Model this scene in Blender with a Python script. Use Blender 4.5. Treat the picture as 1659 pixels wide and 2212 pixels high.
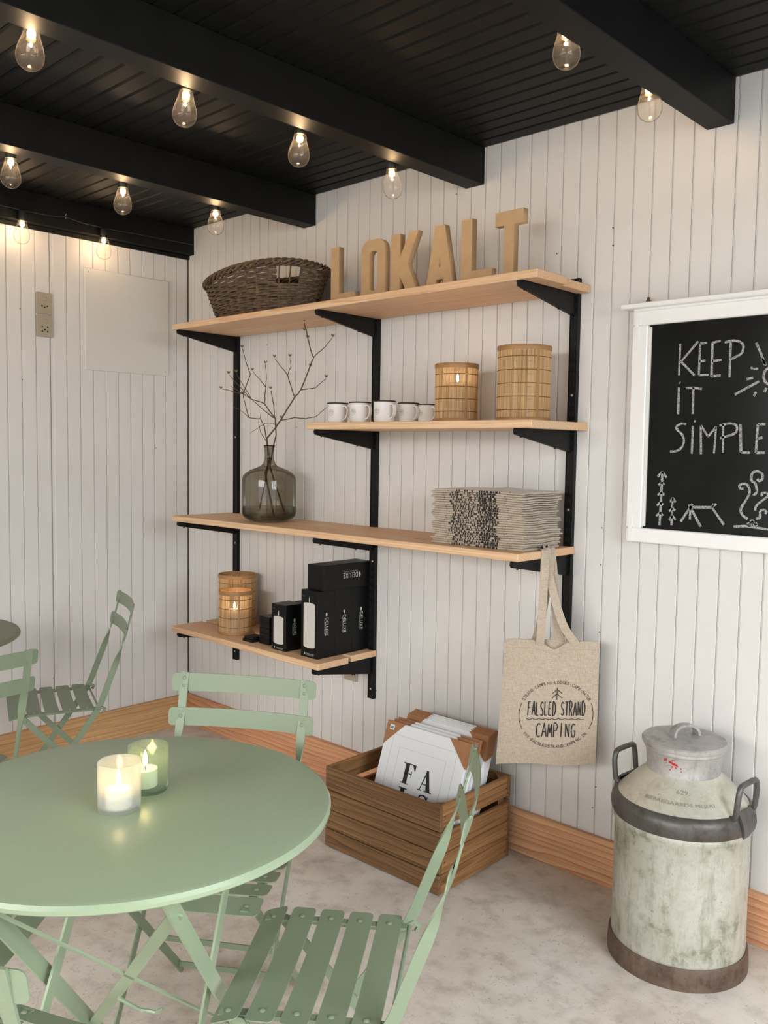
import bpy, bmesh, math, random
from mathutils import Vector, Matrix, Euler
random.seed(7)
for o in list(bpy.data.objects): bpy.data.objects.remove(o, do_unlink=True)
SC = bpy.context.scene
COL = SC.collection
# ------------------------------------------------------------------ camera
cd = bpy.data.cameras.new('camera'); CAM = bpy.data.objects.new('camera', cd); COL.objects.link(CAM)
cd.sensor_fit = 'VERTICAL'; cd.sensor_height = 36.0; cd.lens = 36.0 * 1895.68 / 2212.0
cd.clip_start = 0.02; cd.clip_end = 60
CAM.location = (3.7674, -2.5445, 1.4153)
CAM.rotation_euler = (math.radians(85.913), math.radians(-0.846), math.radians(43.435))
SC.camera = CAM
# ------------------------------------------------------------------ world, daylight, exposure
wd = bpy.data.worlds.new('sky'); SC.world = wd; wd.use_nodes = True
bg = wd.node_tree.nodes['Background']; bg.inputs[0].default_value = (0.80, 0.90, 1.0, 1); bg.inputs[1].default_value = 1.0
SC.view_settings.view_transform = 'Standard'; SC.view_settings.look = 'None'
SC.view_settings.gamma = 1.0; SC.view_settings.use_curve_mapping = False
SC.view_settings.exposure = -0.10
def area(name, loc, rot, sx, sy, power, col):
    l = bpy.data.lights.new(name, 'AREA'); l.shape = 'RECTANGLE'; l.size = sx; l.size_y = sy
    l.energy = power; l.color = col
    o = bpy.data.objects.new(name, l); COL.objects.link(o); o.location = loc
    o.rotation_euler = rot
    return o
RX1, RY1, ZC = 4.8, -4.6, 2.483       # room: x 0..RX1, y RY1..0
# daylight entering by the glazed door (right wall) and by the window (wall behind the camera)
area('daylight_door', (RX1 - .03, -1.75, 1.12), (0, math.radians(90), 0), 2.0, 1.9, 9, (0.94, 0.97, 1.0))
area('daylight_window', (2.9, RY1 + .03, 1.30), (math.radians(90), 0, 0), 3.3, 1.9, 28, (1.0, 0.955, 0.92))
# the brighter sky higher up, falling in through the same two openings
area('sky_over_door', (RX1 + 1.35, -1.75, 2.75), (0, math.radians(50), 0), 3.2, 3.0, 500, (0.90, 0.955, 1.0))
area('sky_over_window', (2.9, RY1 - 1.25, 3.0), (math.radians(50), 0, 0), 3.8, 3.0, 600, (1.0, 0.955, 0.92))

# ------------------------------------------------------------------ helpers
def lin(c): return c / 12.92 if c <= 0.04045 else ((c + 0.055) / 1.055) ** 2.4
def rgb(r, g, b): return (lin(r / 255), lin(g / 255), lin(b / 255), 1.0)
def tag(o, label=None, cat=None, group=None, kind=None):
    if label: o['label'] = label
    if cat: o['category'] = cat
    if group: o['group'] = group
    if kind: o['kind'] = kind
    return o
def empty(name, loc=(0, 0, 0), rz=0.0, label=None, cat=None, group=None):
    o = bpy.data.objects.new(name, None); COL.objects.link(o); o.location = loc; o.rotation_euler = (0, 0, rz)
    o.empty_display_size = 0.05
    return tag(o, label, cat, group)
def link(name, me, parent=None, mat=None):
    if mat is not None and not me.materials: me.materials.append(mat)
    o = bpy.data.objects.new(name, me); COL.objects.link(o)
    if parent: o.parent = parent
    return o
def copy_tree(o, parent=None):
    c = o.copy(); COL.objects.link(c); c.parent = parent
    for ch in list(o.children): copy_tree(ch, c)
    return c
class G:
    def __init__(s): s.v = []; s.f = []
    def add(s, vs, fs):
        n = len(s.v); s.v += [tuple(v) for v in vs]; s.f += [tuple(i + n for i in f) for f in fs]; return s
    def box(s, x0, x1, y0, y1, z0, z1, M=None):
        vs = [Vector((x, y, z)) for x in (x0, x1) for y in (y0, y1) for z in (z0, z1)]
        if M is not None: vs = [M @ v for v in vs]
        return s.add(vs, [(0, 1, 3, 2), (4, 6, 7, 5), (0, 4, 5, 1), (2, 3, 7, 6), (0, 2, 6, 4), (1, 5, 7, 3)])
    def cbox(s, x0, x1, y0, y1, z0, z1, c=.002, M=None):      # box with chamfered edges
        vs = []; idx = {}
        for i, x in enumerate((x0, x1)):
            for j, y in enumerate((y0, y1)):
                for k, z in enumerate((z0, z1)):
                    sx, sy, sz = (c if i == 0 else -c), (c if j == 0 else -c), (c if k == 0 else -c)
                    for a, p in enumerate(((x, y + sy, z + sz), (x + sx, y, z + sz), (x + sx, y + sy, z))):
                        idx[i, j, k, a] = len(vs); vs.append(Vector(p))
        fs = []
        for i in (0, 1):
            q = [idx[i, 0, 0, 0], idx[i, 1, 0, 0], idx[i, 1, 1, 0], idx[i, 0, 1, 0]]; fs.append(q if i else q[::-1])
            q = [idx[0, i, 0, 1], idx[0, i, 1, 1], idx[1, i, 1, 1], idx[1, i, 0, 1]]; fs.append(q if i else q[::-1])
            q = [idx[0, 0, i, 2], idx[1, 0, i, 2], idx[1, 1, i, 2], idx[0, 1, i, 2]]; fs.append(q if i else q[::-1])
        for i in (0, 1):
            for j in (0, 1):
                fs.append([idx[i, j, 0, 0], idx[i, j, 1, 0], idx[i, j, 1, 1], idx[i, j, 0, 1]])
                fs.append([idx[i, 0, j, 0], idx[i, 1, j, 0], idx[i, 1, j, 2], idx[i, 0, j, 2]])
                fs.append([idx[0, i, j, 1], idx[1, i, j, 1], idx[1, i, j, 2], idx[0, i, j, 2]])
                for k in (0, 1): fs.append([idx[i, j, k, 0], idx[i, j, k, 1], idx[i, j, k, 2]])
        if M is not None: vs = [M @ v for v in vs]
        return s.add(vs, fs)
    def tube(s, path, r, n=8, closed=False, cap=True):
        P = [Vector(p) for p in path]; m = len(P); vs = []; fs = []
        rr = r if isinstance(r, (list, tuple)) else [r] * m
        up = None
        for i in range(m):
            a = P[i - 1] if (i > 0 or closed) else P[i]; b = P[(i + 1) % m] if (i < m - 1 or closed) else P[i]
            t = (b - a); t = t.normalized() if t.length > 1e-9 else Vector((0, 0, 1))
            if up is None:
                up = Vector((0, 0, 1)) if abs(t.z) < .9 else Vector((1, 0, 0))
            nn = (up - t * up.dot(t)); nn = nn.normalized() if nn.length > 1e-6 else t.orthogonal().normalized()
            bb = t.cross(nn); up = nn
            for k in range(n):
                q = 2 * math.pi * k / n; vs.append(P[i] + (nn * math.cos(q) + bb * math.sin(q)) * rr[i])
        for i in range(m if closed else m - 1):
            j = (i + 1) % m
            for k in range(n):
                l = (k + 1) % n; fs.append((i * n + k, i * n + l, j * n + l, j * n + k))
        if cap and not closed:
            fs.append(tuple(range(n - 1, -1, -1))); fs.append(tuple((m - 1) * n + k for k in range(n)))
        return s.add(vs, fs)
    def lathe(s, prof, n=32, c=(0, 0, 0), sx=1, sy=1, closed=False):
        vs = []; fs = []; m = len(prof)
        for r, z in prof:
            for k in range(n):
                a = 2 * math.pi * k / n; vs.append((c[0] + r * sx * math.cos(a), c[1] + r * sy * math.sin(a), c[2] + z))
        for i in range(m if closed else m - 1):
            j = (i + 1) % m
            for k in range(n):
                l = (k + 1) % n; fs.append((i * n + k, i * n + l, j * n + l, j * n + k))
        if not closed:
            if prof[0][0] > 1e-5: fs.append(tuple(range(n - 1, -1, -1)))
            if prof[-1][0] > 1e-5: fs.append(tuple((m - 1) * n + k for k in range(n)))
        return s.add(vs, fs)
    def strip(s, path, wdirs, w, t):                           # flat bar swept along a path; wdirs = direction of its width
        P = [Vector(p) for p in path]; m = len(P); vs = []; fs = []
        for i in range(m):
            a = P[max(i - 1, 0)]; b = P[min(i + 1, m - 1)]; T = (b - a).normalized()
            wv = Vector(wdirs[i] if isinstance(wdirs, list) else wdirs); wv = (wv - T * wv.dot(T)).normalized(); nv = T.cross(wv)
            ww = w[i] if isinstance(w, list) else w
            for sa, sb in ((-1, -1), (1, -1), (1, 1), (-1, 1)): vs.append(P[i] + wv * sa * ww / 2 + nv * sb * t / 2)
        for i in range(m - 1):
            for k in range(4):
                l = (k + 1) % 4; fs.append((i * 4 + k, i * 4 + l, i * 4 + 4 + l, i * 4 + 4 + k))
        fs.append((3, 2, 1, 0)); fs.append(tuple((m - 1) * 4 + k for k in range(4)))
        return s.add(vs, fs)
    def mesh(s, name, mat=None, smooth=False):
        me = bpy.data.meshes.new(name); me.from_pydata(s.v, [], s.f)
        bm = bmesh.new(); bm.from_mesh(me); bmesh.ops.recalc_face_normals(bm, faces=bm.faces); bm.to_mesh(me); bm.free()
        if smooth:
            me.polygons.foreach_set('use_smooth', [True] * len(me.polygons))
            try: me.set_sharp_from_angle(angle=math.radians(38))
            except Exception: pass
        if mat is not None: me.materials.append(mat)
        me.update(); return me
    def build(s, name, mat=None, parent=None, smooth=False): return link(name, s.mesh(name, mat, smooth), parent)

def curve_mesh(splines, ext=0.0, bevel=0.0):                   # filled 2D outlines (holes allowed) in xy, extruded along z
    cu = bpy.data.curves.new('c', 'CURVE'); cu.dimensions = '2D'; cu.fill_mode = 'BOTH'; cu.extrude = ext; cu.bevel_depth = bevel
    cu.bevel_resolution = 1
    for pts in splines:
        sp = cu.splines.new('POLY'); sp.points.add(len(pts) - 1); sp.use_cyclic_u = True
        for p, q in zip(sp.points, pts): p.co = (q[0], q[1], 0, 1)
    return _cmesh(cu)
def _cmesh(cu):
    o = bpy.data.objects.new('c', cu); COL.objects.link(o)
    bpy.context.view_layer.update()
    dg = bpy.context.evaluated_depsgraph_get()
    me = bpy.data.meshes.new_from_object(o.evaluated_get(dg)); bpy.data.objects.remove(o, do_unlink=True); bpy.data.curves.remove(cu)
    me.materials.clear()
    return me
_tc = {}
def text_geo(t):                                               # (verts, faces, width) of a flat line of text, cap height = about .7
    if t in _tc: return _tc[t]
    cu = bpy.data.curves.new('t', 'FONT'); cu.body = t; cu.size = 1.0; cu.resolution_u = 2
    me = _cmesh(cu)
    vs = [v.co.copy() for v in me.vertices]; fs = [tuple(p.vertices) for p in me.polygons]
    bpy.data.meshes.remove(me)
    w = max([v.x for v in vs] or [0]); _tc[t] = (vs, fs, w); return _tc[t]
def put_text(g, t, fn, width, height, x0=0, y0=0, shear=0.0):
    """add text to G g; fn maps flat (x, y) to a point; the text fills width x height with its lower left at x0, y0"""
    vs, fs, w = text_geo(t)
    if not vs: return
    lo = min(v.x for v in vs); b = min(v.y for v in vs); h = max(v.y for v in vs) - b
    g.add([fn(x0 + (v.x - lo) / (w - lo) * width + shear * (v.y - b) / h * height, y0 + (v.y - b) / h * height) for v in vs], fs)
def stroke(g, pts, w, fn, smooth=True):                        # a drawn line of width w in flat coordinates, laid on a surface by fn
    P = [Vector((p[0], p[1])) for p in pts]
    if not smooth and 2 < len(P) <= 5:                         # sharp corners: one bar for each segment
        for p, q in zip(pts, pts[1:]): stroke(g, [p, q], w, fn)
        return
    if smooth and len(P) > 3:
        Q = []
        for i in range(len(P) - 1):
            p0, p1, p2, p3 = P[max(i - 1, 0)], P[i], P[i + 1], P[min(i + 2, len(P) - 1)]
            for k in range(5):
                t = k / 5; Q.append(.5 * ((2 * p1) + (p2 - p0) * t + (2 * p0 - 5 * p1 + 4 * p2 - p3) * t * t + (3 * p1 - p0 - 3 * p2 + p3) * t ** 3))
        P = Q + [P[-1]]
    vs = []; fs = []
    for i, p in enumerate(P):
        a = P[max(i - 1, 0)]; b = P[min(i + 1, len(P) - 1)]; t = (b - a); t = t.normalized() if t.length > 1e-9 else Vector((1, 0)); n = Vector((-t.y, t.x))
        ww = w * (random.uniform(.85, 1.15)) / 2
        vs += [fn(p.x + n.x * ww, p.y + n.y * ww), fn(p.x - n.x * ww, p.y - n.y * ww)]
    for i in range(len(P) - 1): fs.append((2 * i, 2 * i + 1, 2 * i + 3, 2 * i + 2))
    g.add(vs, fs)

# ------------------------------------------------------------------ materials
MATS = {}
def newmat(name):
    m = bpy.data.materials.new(name); m.use_nodes = True; nt = m.node_tree
    b = nt.nodes['Principled BSDF']; MATS[name] = m
    return m, nt, b
def N(nt, typ, **kw):
    n = nt.nodes.new(typ)
    for k, v in kw.items():
        if hasattr(n, k): setattr(n, k, v)
    return n
def setin(n, d):
    for k, v in d.items(): n.inputs[k].default_value = v
def ramp(nt, stops, fac):
    r = nt.nodes.new('ShaderNodeValToRGB'); e = r.color_ramp.elements
    while len(e) < len(stops): e.new(.5)
    for el, (p, c) in zip(e, stops): el.position = p; el.color = c
    nt.links.new(fac, r.inputs[0]); return r.outputs[0]
def coords(nt, kind='Object', scale=(1, 1, 1), rnd=False):
    tc = nt.nodes.new('ShaderNodeTexCoord'); mp = nt.nodes.new('ShaderNodeMapping'); mp.inputs['Scale'].default_value = scale
    nt.links.new(tc.outputs[kind], mp.inputs['Vector'])
    if rnd:
        oi = nt.nodes.new('ShaderNodeObjectInfo'); cm = nt.nodes.new('ShaderNodeCombineXYZ'); ml = nt.nodes.new('ShaderNodeMath'); ml.operation = 'MULTIPLY'; ml.inputs[1].default_value = 13.7
        nt.links.new(oi.outputs['Random'], ml.inputs[0])
        for i in range(3): nt.links.new(ml.outputs[0], cm.inputs[i])
        nt.links.new(cm.outputs[0], mp.inputs['Location'])
    return mp.outputs[0]
def noise(nt, vec, scale, detail=4, rough=.55, dist=0):
    n = nt.nodes.new('ShaderNodeTexNoise'); setin(n, {'Scale': scale, 'Detail': detail, 'Roughness': rough, 'Distortion': dist})
    nt.links.new(vec, n.inputs['Vector']); return n.outputs['Fac']
def mixc(nt, fac, a, b, mode='MIX'):
    m = nt.nodes.new('ShaderNodeMix'); m.data_type = 'RGBA'; m.blend_type = mode
    for s, i in ((fac, 0), (a, 6), (b, 7)):
        if hasattr(s, 'is_linked') or isinstance(s, bpy.types.NodeSocket): nt.links.new(s, m.inputs[i])
        else: m.inputs[i].default_value = s
    return m.outputs[2]
def bump(nt, b, h, strength=.2, dist=.002):
    n = nt.nodes.new('ShaderNodeBump'); setin(n, {'Strength': strength, 'Distance': dist}); nt.links.new(h, n.inputs['Height']); nt.links.new(n.outputs[0], b.inputs['Normal'])
def plain(name, col, rough=.5, metal=0.0, spec=.5, var=.06, nscale=40, bmp=0.0, coat=0.0):
    m, nt, b = newmat(name)
    v = coords(nt); n = noise(nt, v, nscale)
    d = tuple(c * (1 - var) for c in col[:3]) + (1,); l = tuple(min(1, c * (1 + var)) for c in col[:3]) + (1,)
    nt.links.new(ramp(nt, [(.3, d), (.7, l)], n), b.inputs['Base Color'])
    setin(b, {'Roughness': rough, 'Metallic': metal, 'Specular IOR Level': spec, 'Coat Weight': coat})
    if bmp: bump(nt, b, n, bmp)
    return m
def wood(name, light, dark, axis=0, ring=.014, wob=.03, rough=.55, knots=True, contrast=1.0, var=.12):
    """growth rings round an axis that runs along the plank, bent by slow noise: long cathedral figures"""
    m, nt, b = newmat(name); L = nt.links
    tc = nt.nodes.new('ShaderNodeTexCoord'); sp = nt.nodes.new('ShaderNodeSeparateXYZ'); L.new(tc.outputs['Object'], sp.inputs[0])
    oi = nt.nodes.new('ShaderNodeObjectInfo')
    def M(op, x, y=None):
        n = nt.nodes.new('ShaderNodeMath'); n.operation = op
        for i, v in enumerate((x, y)):
            if v is None: continue
            if isinstance(v, (int, float)): n.inputs[i].default_value = v
            else: L.new(v, n.inputs[i])
        return n.outputs[0]
    u, v = [sp.outputs[i] for i in range(3) if i != axis]
    rnd = M('MULTIPLY', M('SUBTRACT', oi.outputs['Random'], .5), .10)
    u2 = M('ADD', u, .035); v2 = M('ADD', v, rnd)
    if axis == 1: u2, v2 = M('ADD', u, -.05), M('ADD', v, M('ADD', rnd, -.06))
    sc = [9.0, 9.0, 9.0]; sc[axis] = 1.1
    nz = noise(nt, coords(nt, 'Object', tuple(sc), True), 1.0, 3, .5)
    r = M('ADD', M('SQRT', M('ADD', M('MULTIPLY', u2, u2), M('MULTIPLY', v2, v2))), M('MULTIPLY', nz, wob))
    fr = M('FRACT', M('DIVIDE', r, ring))
    k = lambda t: tuple(light[i] + (dark[i] - light[i]) * t for i in range(3)) + (1,)
    c1 = ramp(nt, [(0, k(.15)), (.35, k(.30)), (.78, k(.55 * contrast)), (.93, k(1.0 * contrast)), (1, k(.15))], fr)
    sb = [5, 5, 5]; sb[axis] = .6
    c1 = mixc(nt, ramp(nt, [(.40, (0, 0, 0, 1)), (.70, (.55, .55, .55, 1))], noise(nt, coords(nt, 'Object', tuple(sb), True), 1.0, 2)), c1, dark)
    sf = [240, 240, 240]; sf[axis] = 6
    fine = noise(nt, coords(nt, 'Object', tuple(sf), True), 1.0, 3)
    out = mixc(nt, 1.0, c1, ramp(nt, [(.3, (1 - var * 2,) * 3 + (1,)), (.62, (1, 1, 1, 1))], fine), 'MULTIPLY')
    if knots:
        vo = nt.nodes.new('ShaderNodeTexVoronoi'); setin(vo, {'Scale': 3.2, 'Randomness': 1.0})
        sk = [1.3, 1.3, 1.3]; sk[axis] = .5
        L.new(coords(nt, 'Object', tuple(sk), True), vo.inputs['Vector'])
        out = mixc(nt, ramp(nt, [(.030, (.9, .9, .9, 1)), (.060, (0, 0, 0, 1))], vo.outputs['Distance']), out, tuple(c * .5 for c in dark[:3]) + (1,))
    L.new(out, b.inputs['Base Color']); setin(b, {'Roughness': rough, 'Specular IOR Level': .3}); bump(nt, b, fine, .08, .001)
    return m
def emis(name, col, strength):
    m, nt, b = newmat(name); setin(b, {'Base Color': (0, 0, 0, 1), 'Emission Color': col, 'Emission Strength': strength}); return m
def thin_glass(name, tint=(1, 1, 1, 1), refl=.12, rough=.03):
    m = bpy.data.materials.new(name); m.use_nodes = True; nt = m.node_tree; nt.nodes.remove(nt.nodes['Principled BSDF'])
    t = nt.nodes.new('ShaderNodeBsdfTransparent'); t.inputs[0].default_value = tint
    g = nt.nodes.new('ShaderNodeBsdfGlossy'); g.inputs['Roughness'].default_value = rough
    lw = nt.nodes.new('ShaderNodeLayerWeight'); lw.inputs[0].default_value = refl
    mp = nt.nodes.new('ShaderNodeMapRange'); setin(mp, {'To Min': .03, 'To Max': .75}); nt.links.new(lw.outputs['Fresnel'], mp.inputs[0])
    x = nt.nodes.new('ShaderNodeMixShader'); nt.links.new(mp.outputs[0], x.inputs[0]); nt.links.new(t.outputs[0], x.inputs[1]); nt.links.new(g.outputs[0], x.inputs[2])
    nt.links.new(x.outputs[0], nt.nodes['Material Output'].inputs['Surface']); return m

M_wall = plain('white_paint', (.72, .70, .675, 1), .38, spec=.45, var=.025, nscale=6)
M_panel = plain('white_panel_paint', (.70, .68, .64, 1), .5, var=.015, nscale=8)
M_frame = plain('white_gloss_paint', (.86, .85, .83, 1), .3, var=.02, nscale=15)
M_black_ceil = plain('black_ceiling_paint', (.0058, .0064, .0062, 1), .55, spec=.2, var=.25, nscale=12, bmp=.05)
M_black_metal = plain('black_powder_coat', (.0045, .0045, .005, 1), .5, spec=.25, var=.2, nscale=60)
M_screw = plain('zinc_screw', (.55, .55, .55, 1), .35, metal=.9)
M_pine = wood('pine', rgb(242, 212, 172), rgb(220, 166, 126), 0, ring=.011, wob=.035, contrast=.8)
M_base = wood('pine_baseboard', rgb(234, 196, 150), rgb(206, 128, 94), 0, ring=.021, wob=.075, contrast=1.0)
M_base_y = wood('pine_baseboard_y', rgb(222, 184, 134), rgb(186, 134, 88), 1, ring=.016, wob=.05, contrast=.9)
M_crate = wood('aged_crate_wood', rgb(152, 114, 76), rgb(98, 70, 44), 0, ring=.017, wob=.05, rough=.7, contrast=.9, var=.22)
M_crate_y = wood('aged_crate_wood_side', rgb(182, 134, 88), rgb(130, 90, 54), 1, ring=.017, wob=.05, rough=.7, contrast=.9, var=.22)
M_green = plain('sage_green_table_coat', rgb(150, 166, 137), .30, spec=.45, var=.03, nscale=300, bmp=.03)
M_green_chair = plain('sage_green_chair_coat', rgb(125, 138, 114), .42, spec=.4, var=.03, nscale=300, bmp=.03)
M_green_dark = plain('olive_green_table_paint', rgb(128, 128, 106), .5, var=.04, nscale=200)
M_kraft = plain('kraft_papier_mache', rgb(190, 158, 118), .6, var=.07, nscale=25, bmp=.04)
M_card = plain('brown_cardboard', rgb(162, 112, 74), .6, var=.08, nscale=40)
M_paper = plain('white_paper', (.82, .83, .84, 1), .35, var=.01)
M_ink = plain('black_ink', (.012, .012, .012, 1), .6, var=.1)
M_box = plain('black_carton', (.004, .004, .0045, 1), .42, spec=.25, var=.2)
M_print = plain('pale_candle_print', (.62, .59, .54, 1), .5, var=.05, nscale=90)
M_silver = plain('silver_foil_print', (.55, .54, .50, 1), .35, var=.1)
M_enamel = plain('white_enamel', (.86, .85, .83, 1), .10, var=.01, coat=.6)
M_enamel_in = plain('white_enamel_inside', (.70, .68, .66, 1), .2, var=.02)
M_socket = plain('black_rubber', (.010, .009, .009, 1), .45, var=.2)
M_beige_pl = plain('beige_plastic', rgb(168, 158, 138), .45, var=.04)
M_hole = plain('dark_hole', (.01, .01, .01, 1), .8)
M_gap = plain('dark_joint', (.03, .028, .025, 1), .9)
M_chalk_board = plain('chalkboard_black', (.0085, .0092, .0090, 1), .16, spec=.22, var=.3, nscale=5)
def _chalk():
    m, nt, b = newmat('white_chalk'); n = noise(nt, coords(nt), 420, 3)
    nt.links.new(ramp(nt, [(.34, (.06, .06, .06, 1)), (.60, (.50, .50, .48, 1))], n), b.inputs['Base Color']); setin(b, {'Roughness': 1.0, 'Specular IOR Level': .0}); return m
M_chalk = _chalk()
M_candle = plain('white_wax', (.86, .83, .76, 1), .5, var=.02)
M_wick = plain('brown_bark', rgb(96, 72, 46), .8, var=.2, nscale=120)
M_bud = plain('green_bud', rgb(112, 112, 62), .7, var=.25, nscale=90)
M_win_glass = thin_glass('window_glass', (.97, .98, .98, 1), .1, .01)
M_bulb_glow = emis('warm_filament', (1.0, .64, .28, 1), 34)
M_flame = emis('flame', (1.0, .72, .32, 1), 45)
M_flame_hot = emis('flame_hot', (1.0, .82, .5, 1), 90)
def _concrete():
    m, nt, b = newmat('concrete_floor'); v = coords(nt)
    a = noise(nt, v, 2.2, 6, .6, .4); c = noise(nt, v, 14, 5, .6); d = noise(nt, v, 90, 3)
    base = ramp(nt, [(.30, rgb(168, 155, 143)), (.47, rgb(210, 198, 186)), (.62, rgb(224, 216, 207)), (.78, rgb(196, 186, 179))], a)
    o = mixc(nt, .55, base, ramp(nt, [(.3, rgb(120, 108, 98)), (.52, rgb(188, 176, 164)), (.75, rgb(204, 195, 186))], c), 'MULTIPLY')
    o = mixc(nt, .35, base, ramp(nt, [(.32, rgb(130, 117, 107)), (.5, rgb(208, 198, 187)), (.75, rgb(224, 218, 212))], c))
    vo = nt.nodes.new('ShaderNodeTexVoronoi'); vo.feature = 'DISTANCE_TO_EDGE'; setin(vo, {'Scale': 1.6})
    vv = nt.nodes.new('ShaderNodeVectorMath'); vv.operation = 'ADD'
    nz = nt.nodes.new('ShaderNodeTexNoise'); setin(nz, {'Scale': 6.0, 'Detail': 6.0}); nt.links.new(v, nz.inputs['Vector']); nt.links.new(nz.outputs['Color'], vv.inputs[0]); nt.links.new(v, vv.inputs[1]); nt.links.new(vv.outputs[0], vo.inputs['Vector'])
    o = mixc(nt, ramp(nt, [(.0, (.28, .28, .28, 1)), (.006, (0, 0, 0, 1))], vo.outputs['Distance']), o, rgb(96, 84, 76))
    o = mixc(nt, ramp(nt, [(.30, (.5, .5, .5, 1)), (.36, (0, 0, 0, 1))], d), o, rgb(120, 106, 96))
    nt.links.new(o, b.inputs['Base Color']); setin(b, {'Roughness': .62, 'Specular IOR Level': .3}); bump(nt, b, c, .12, .002); return m
M_floor = _concrete()
def _linen(name, c0, c1):
    m, nt, b = newmat(name); v = coords(nt, 'Object', (1, 1, 1))
    n1 = noise(nt, coords(nt, 'Object', (900, 900, 60)), 1.0, 2); n2 = noise(nt, coords(nt, 'Object', (60, 60, 900)), 1.0, 2)
    a = nt.nodes.new('ShaderNodeMath'); a.operation = 'ADD'; nt.links.new(n1, a.inputs[0]); nt.links.new(n2, a.inputs[1])
    h = nt.nodes.new('ShaderNodeMath'); h.operation = 'MULTIPLY'; h.inputs[1].default_value = .5; nt.links.new(a.outputs[0], h.inputs[0])
    nt.links.new(ramp(nt, [(.34, c0), (.62, c1)], h.outputs[0]), b.inputs['Base Color']); setin(b, {'Roughness': .9, 'Specular IOR Level': .1, 'Sheen Weight': .2}); bump(nt, b, h.outputs[0], .15, .0008); return m
M_linen = _linen('grey_linen', rgb(160, 144, 126), rgb(196, 182, 164))
def _wicker():
    m, nt, b = newmat('brown_wicker'); n = noise(nt, coords(nt), 55, 4)
    nt.links.new(ramp(nt, [(.3, rgb(58, 44, 32)), (.55, rgb(96, 76, 56)), (.75, rgb(132, 106, 76))], n), b.inputs['Base Color']); setin(b, {'Roughness': .6}); return m
M_wicker = _wicker()
def _bamboo():
    m, nt, b = newmat('bamboo_slats'); n = noise(nt, coords(nt, 'Object', (160, 160, 5)), 1.0, 2)
    nt.links.new(ramp(nt, [(.3, rgb(150, 114, 70)), (.5, rgb(196, 158, 108)), (.72, rgb(214, 178, 128))], n), b.inputs['Base Color'])
    setin(b, {'Roughness': .55, 'Transmission Weight': 0.0}); return m
M_bamboo = _bamboo()
M_bamboo_rim = plain('bamboo_rim', rgb(160, 118, 74), .5, var=.12, nscale=30)
M_bamboo_band = plain('brown_thread', rgb(120, 82, 46), .7, var=.15)
def _can(name, c0, c1, c2, metal=.25, rough=.45, scale=9.0, dirt=.5):
    m, nt, b = newmat(name); v = coords(nt)
    a = noise(nt, v, scale, 9, .72); d = noise(nt, coords(nt, 'Object', (34, 34, 7)), 1.0, 7, .75); e = noise(nt, v, 85, 5, .75); f = noise(nt, v, 5.5, 3, .5)
    o = ramp(nt, [(.38, c1), (.55, c0), (.68, c1)], a)
    o = mixc(nt, ramp(nt, [(.50, (0, 0, 0, 1)), (.68, (dirt, dirt, dirt, 1))], d), o, c2)
    g = nt.nodes.new('ShaderNodeMath'); g.operation = 'MULTIPLY'; nt.links.new(ramp(nt, [(.46, (0, 0, 0, 1)), (.60, (1, 1, 1, 1))], f), g.inputs[0]); nt.links.new(ramp(nt, [(.44, (0, 0, 0, 1)), (.60, (dirt * 1.3,) * 3 + (1,))], a), g.inputs[1])
    o = mixc(nt, g.outputs[0], o, c2)
    o = mixc(nt, ramp(nt, [(.61, (0, 0, 0, 1)), (.69, (.75 * dirt + .1,) * 3 + (1,))], e), o, tuple(c * .45 for c in c2[:3]) + (1,))
    nt.links.new(o, b.inputs['Base Color']); setin(b, {'Roughness': rough, 'Metallic': metal, 'Specular IOR Level': .5}); bump(nt, b, e, .12, .001); return m
M_can = _can('weathered_tinned_steel', rgb(196, 193, 183), rgb(178, 176, 163), rgb(124, 125, 100), .15, .5, 22, .6)
M_can_sh = _can('tinned_shoulder', rgb(214, 210, 196), rgb(200, 196, 180), rgb(166, 161, 138), .35, .33, 24, .35)
M_can_lid = _can('grey_tinned_lid', rgb(184, 180, 176), rgb(164, 161, 157), rgb(124, 120, 116), .3, .48, 22, .45)
M_can_ring = _can('dark_hoop_iron', rgb(104, 101, 98), rgb(86, 82, 78), rgb(64, 54, 46), .4, .4, 12, .6)
M_can_band = _can('rusty_base_band', rgb(116, 97, 84), rgb(96, 77, 64), rgb(70, 52, 40), .2, .6, 16, .7)
M_can_red = plain('red_paint_remnant', rgb(176, 24, 36), .5, var=.2, nscale=90)
def _smoke_glass():
    m, nt, b = newmat('smoked_glass'); setin(b, {'Base Color': (.56, .55, .49, 1), 'Roughness': .03, 'Transmission Weight': 1.0, 'IOR': 1.12}); 
    return m
M_vase = thin_glass('smoked_glass', (.58, .56, .50, 1), .12, .05)
M_water = thin_glass('still_water', (.84, .84, .80, 1), .3, .02)
def frosted(name, tint, dif, frac, refl):
    m = thin_glass(name, tint, refl, .12); nt = m.node_tree; out = nt.nodes['Material Output']; src = out.inputs['Surface'].links[0].from_socket
    d = nt.nodes.new('ShaderNodeBsdfDiffuse'); d.inputs[0].default_value = dif; t = nt.nodes.new('ShaderNodeBsdfTranslucent'); t.inputs[0].default_value = dif
    n = nt.nodes.new('ShaderNodeTexNoise'); n.inputs['Scale'].default_value = 18
    a = nt.nodes.new('ShaderNodeMixShader'); a.inputs[0].default_value = .5; nt.links.new(d.outputs[0], a.inputs[1]); nt.links.new(t.outputs[0], a.inputs[2])
    mr = nt.nodes.new('ShaderNodeMapRange'); setin(mr, {'To Min': frac * .9, 'To Max': frac * 1.1}); nt.links.new(n.outputs['Fac'], mr.inputs[0])
    x = nt.nodes.new('ShaderNodeMixShader'); nt.links.new(mr.outputs[0], x.inputs[0]); nt.links.new(src, x.inputs[1]); nt.links.new(a.outputs[0], x.inputs[2]); nt.links.new(x.outputs[0], out.inputs['Surface']); return m
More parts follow.
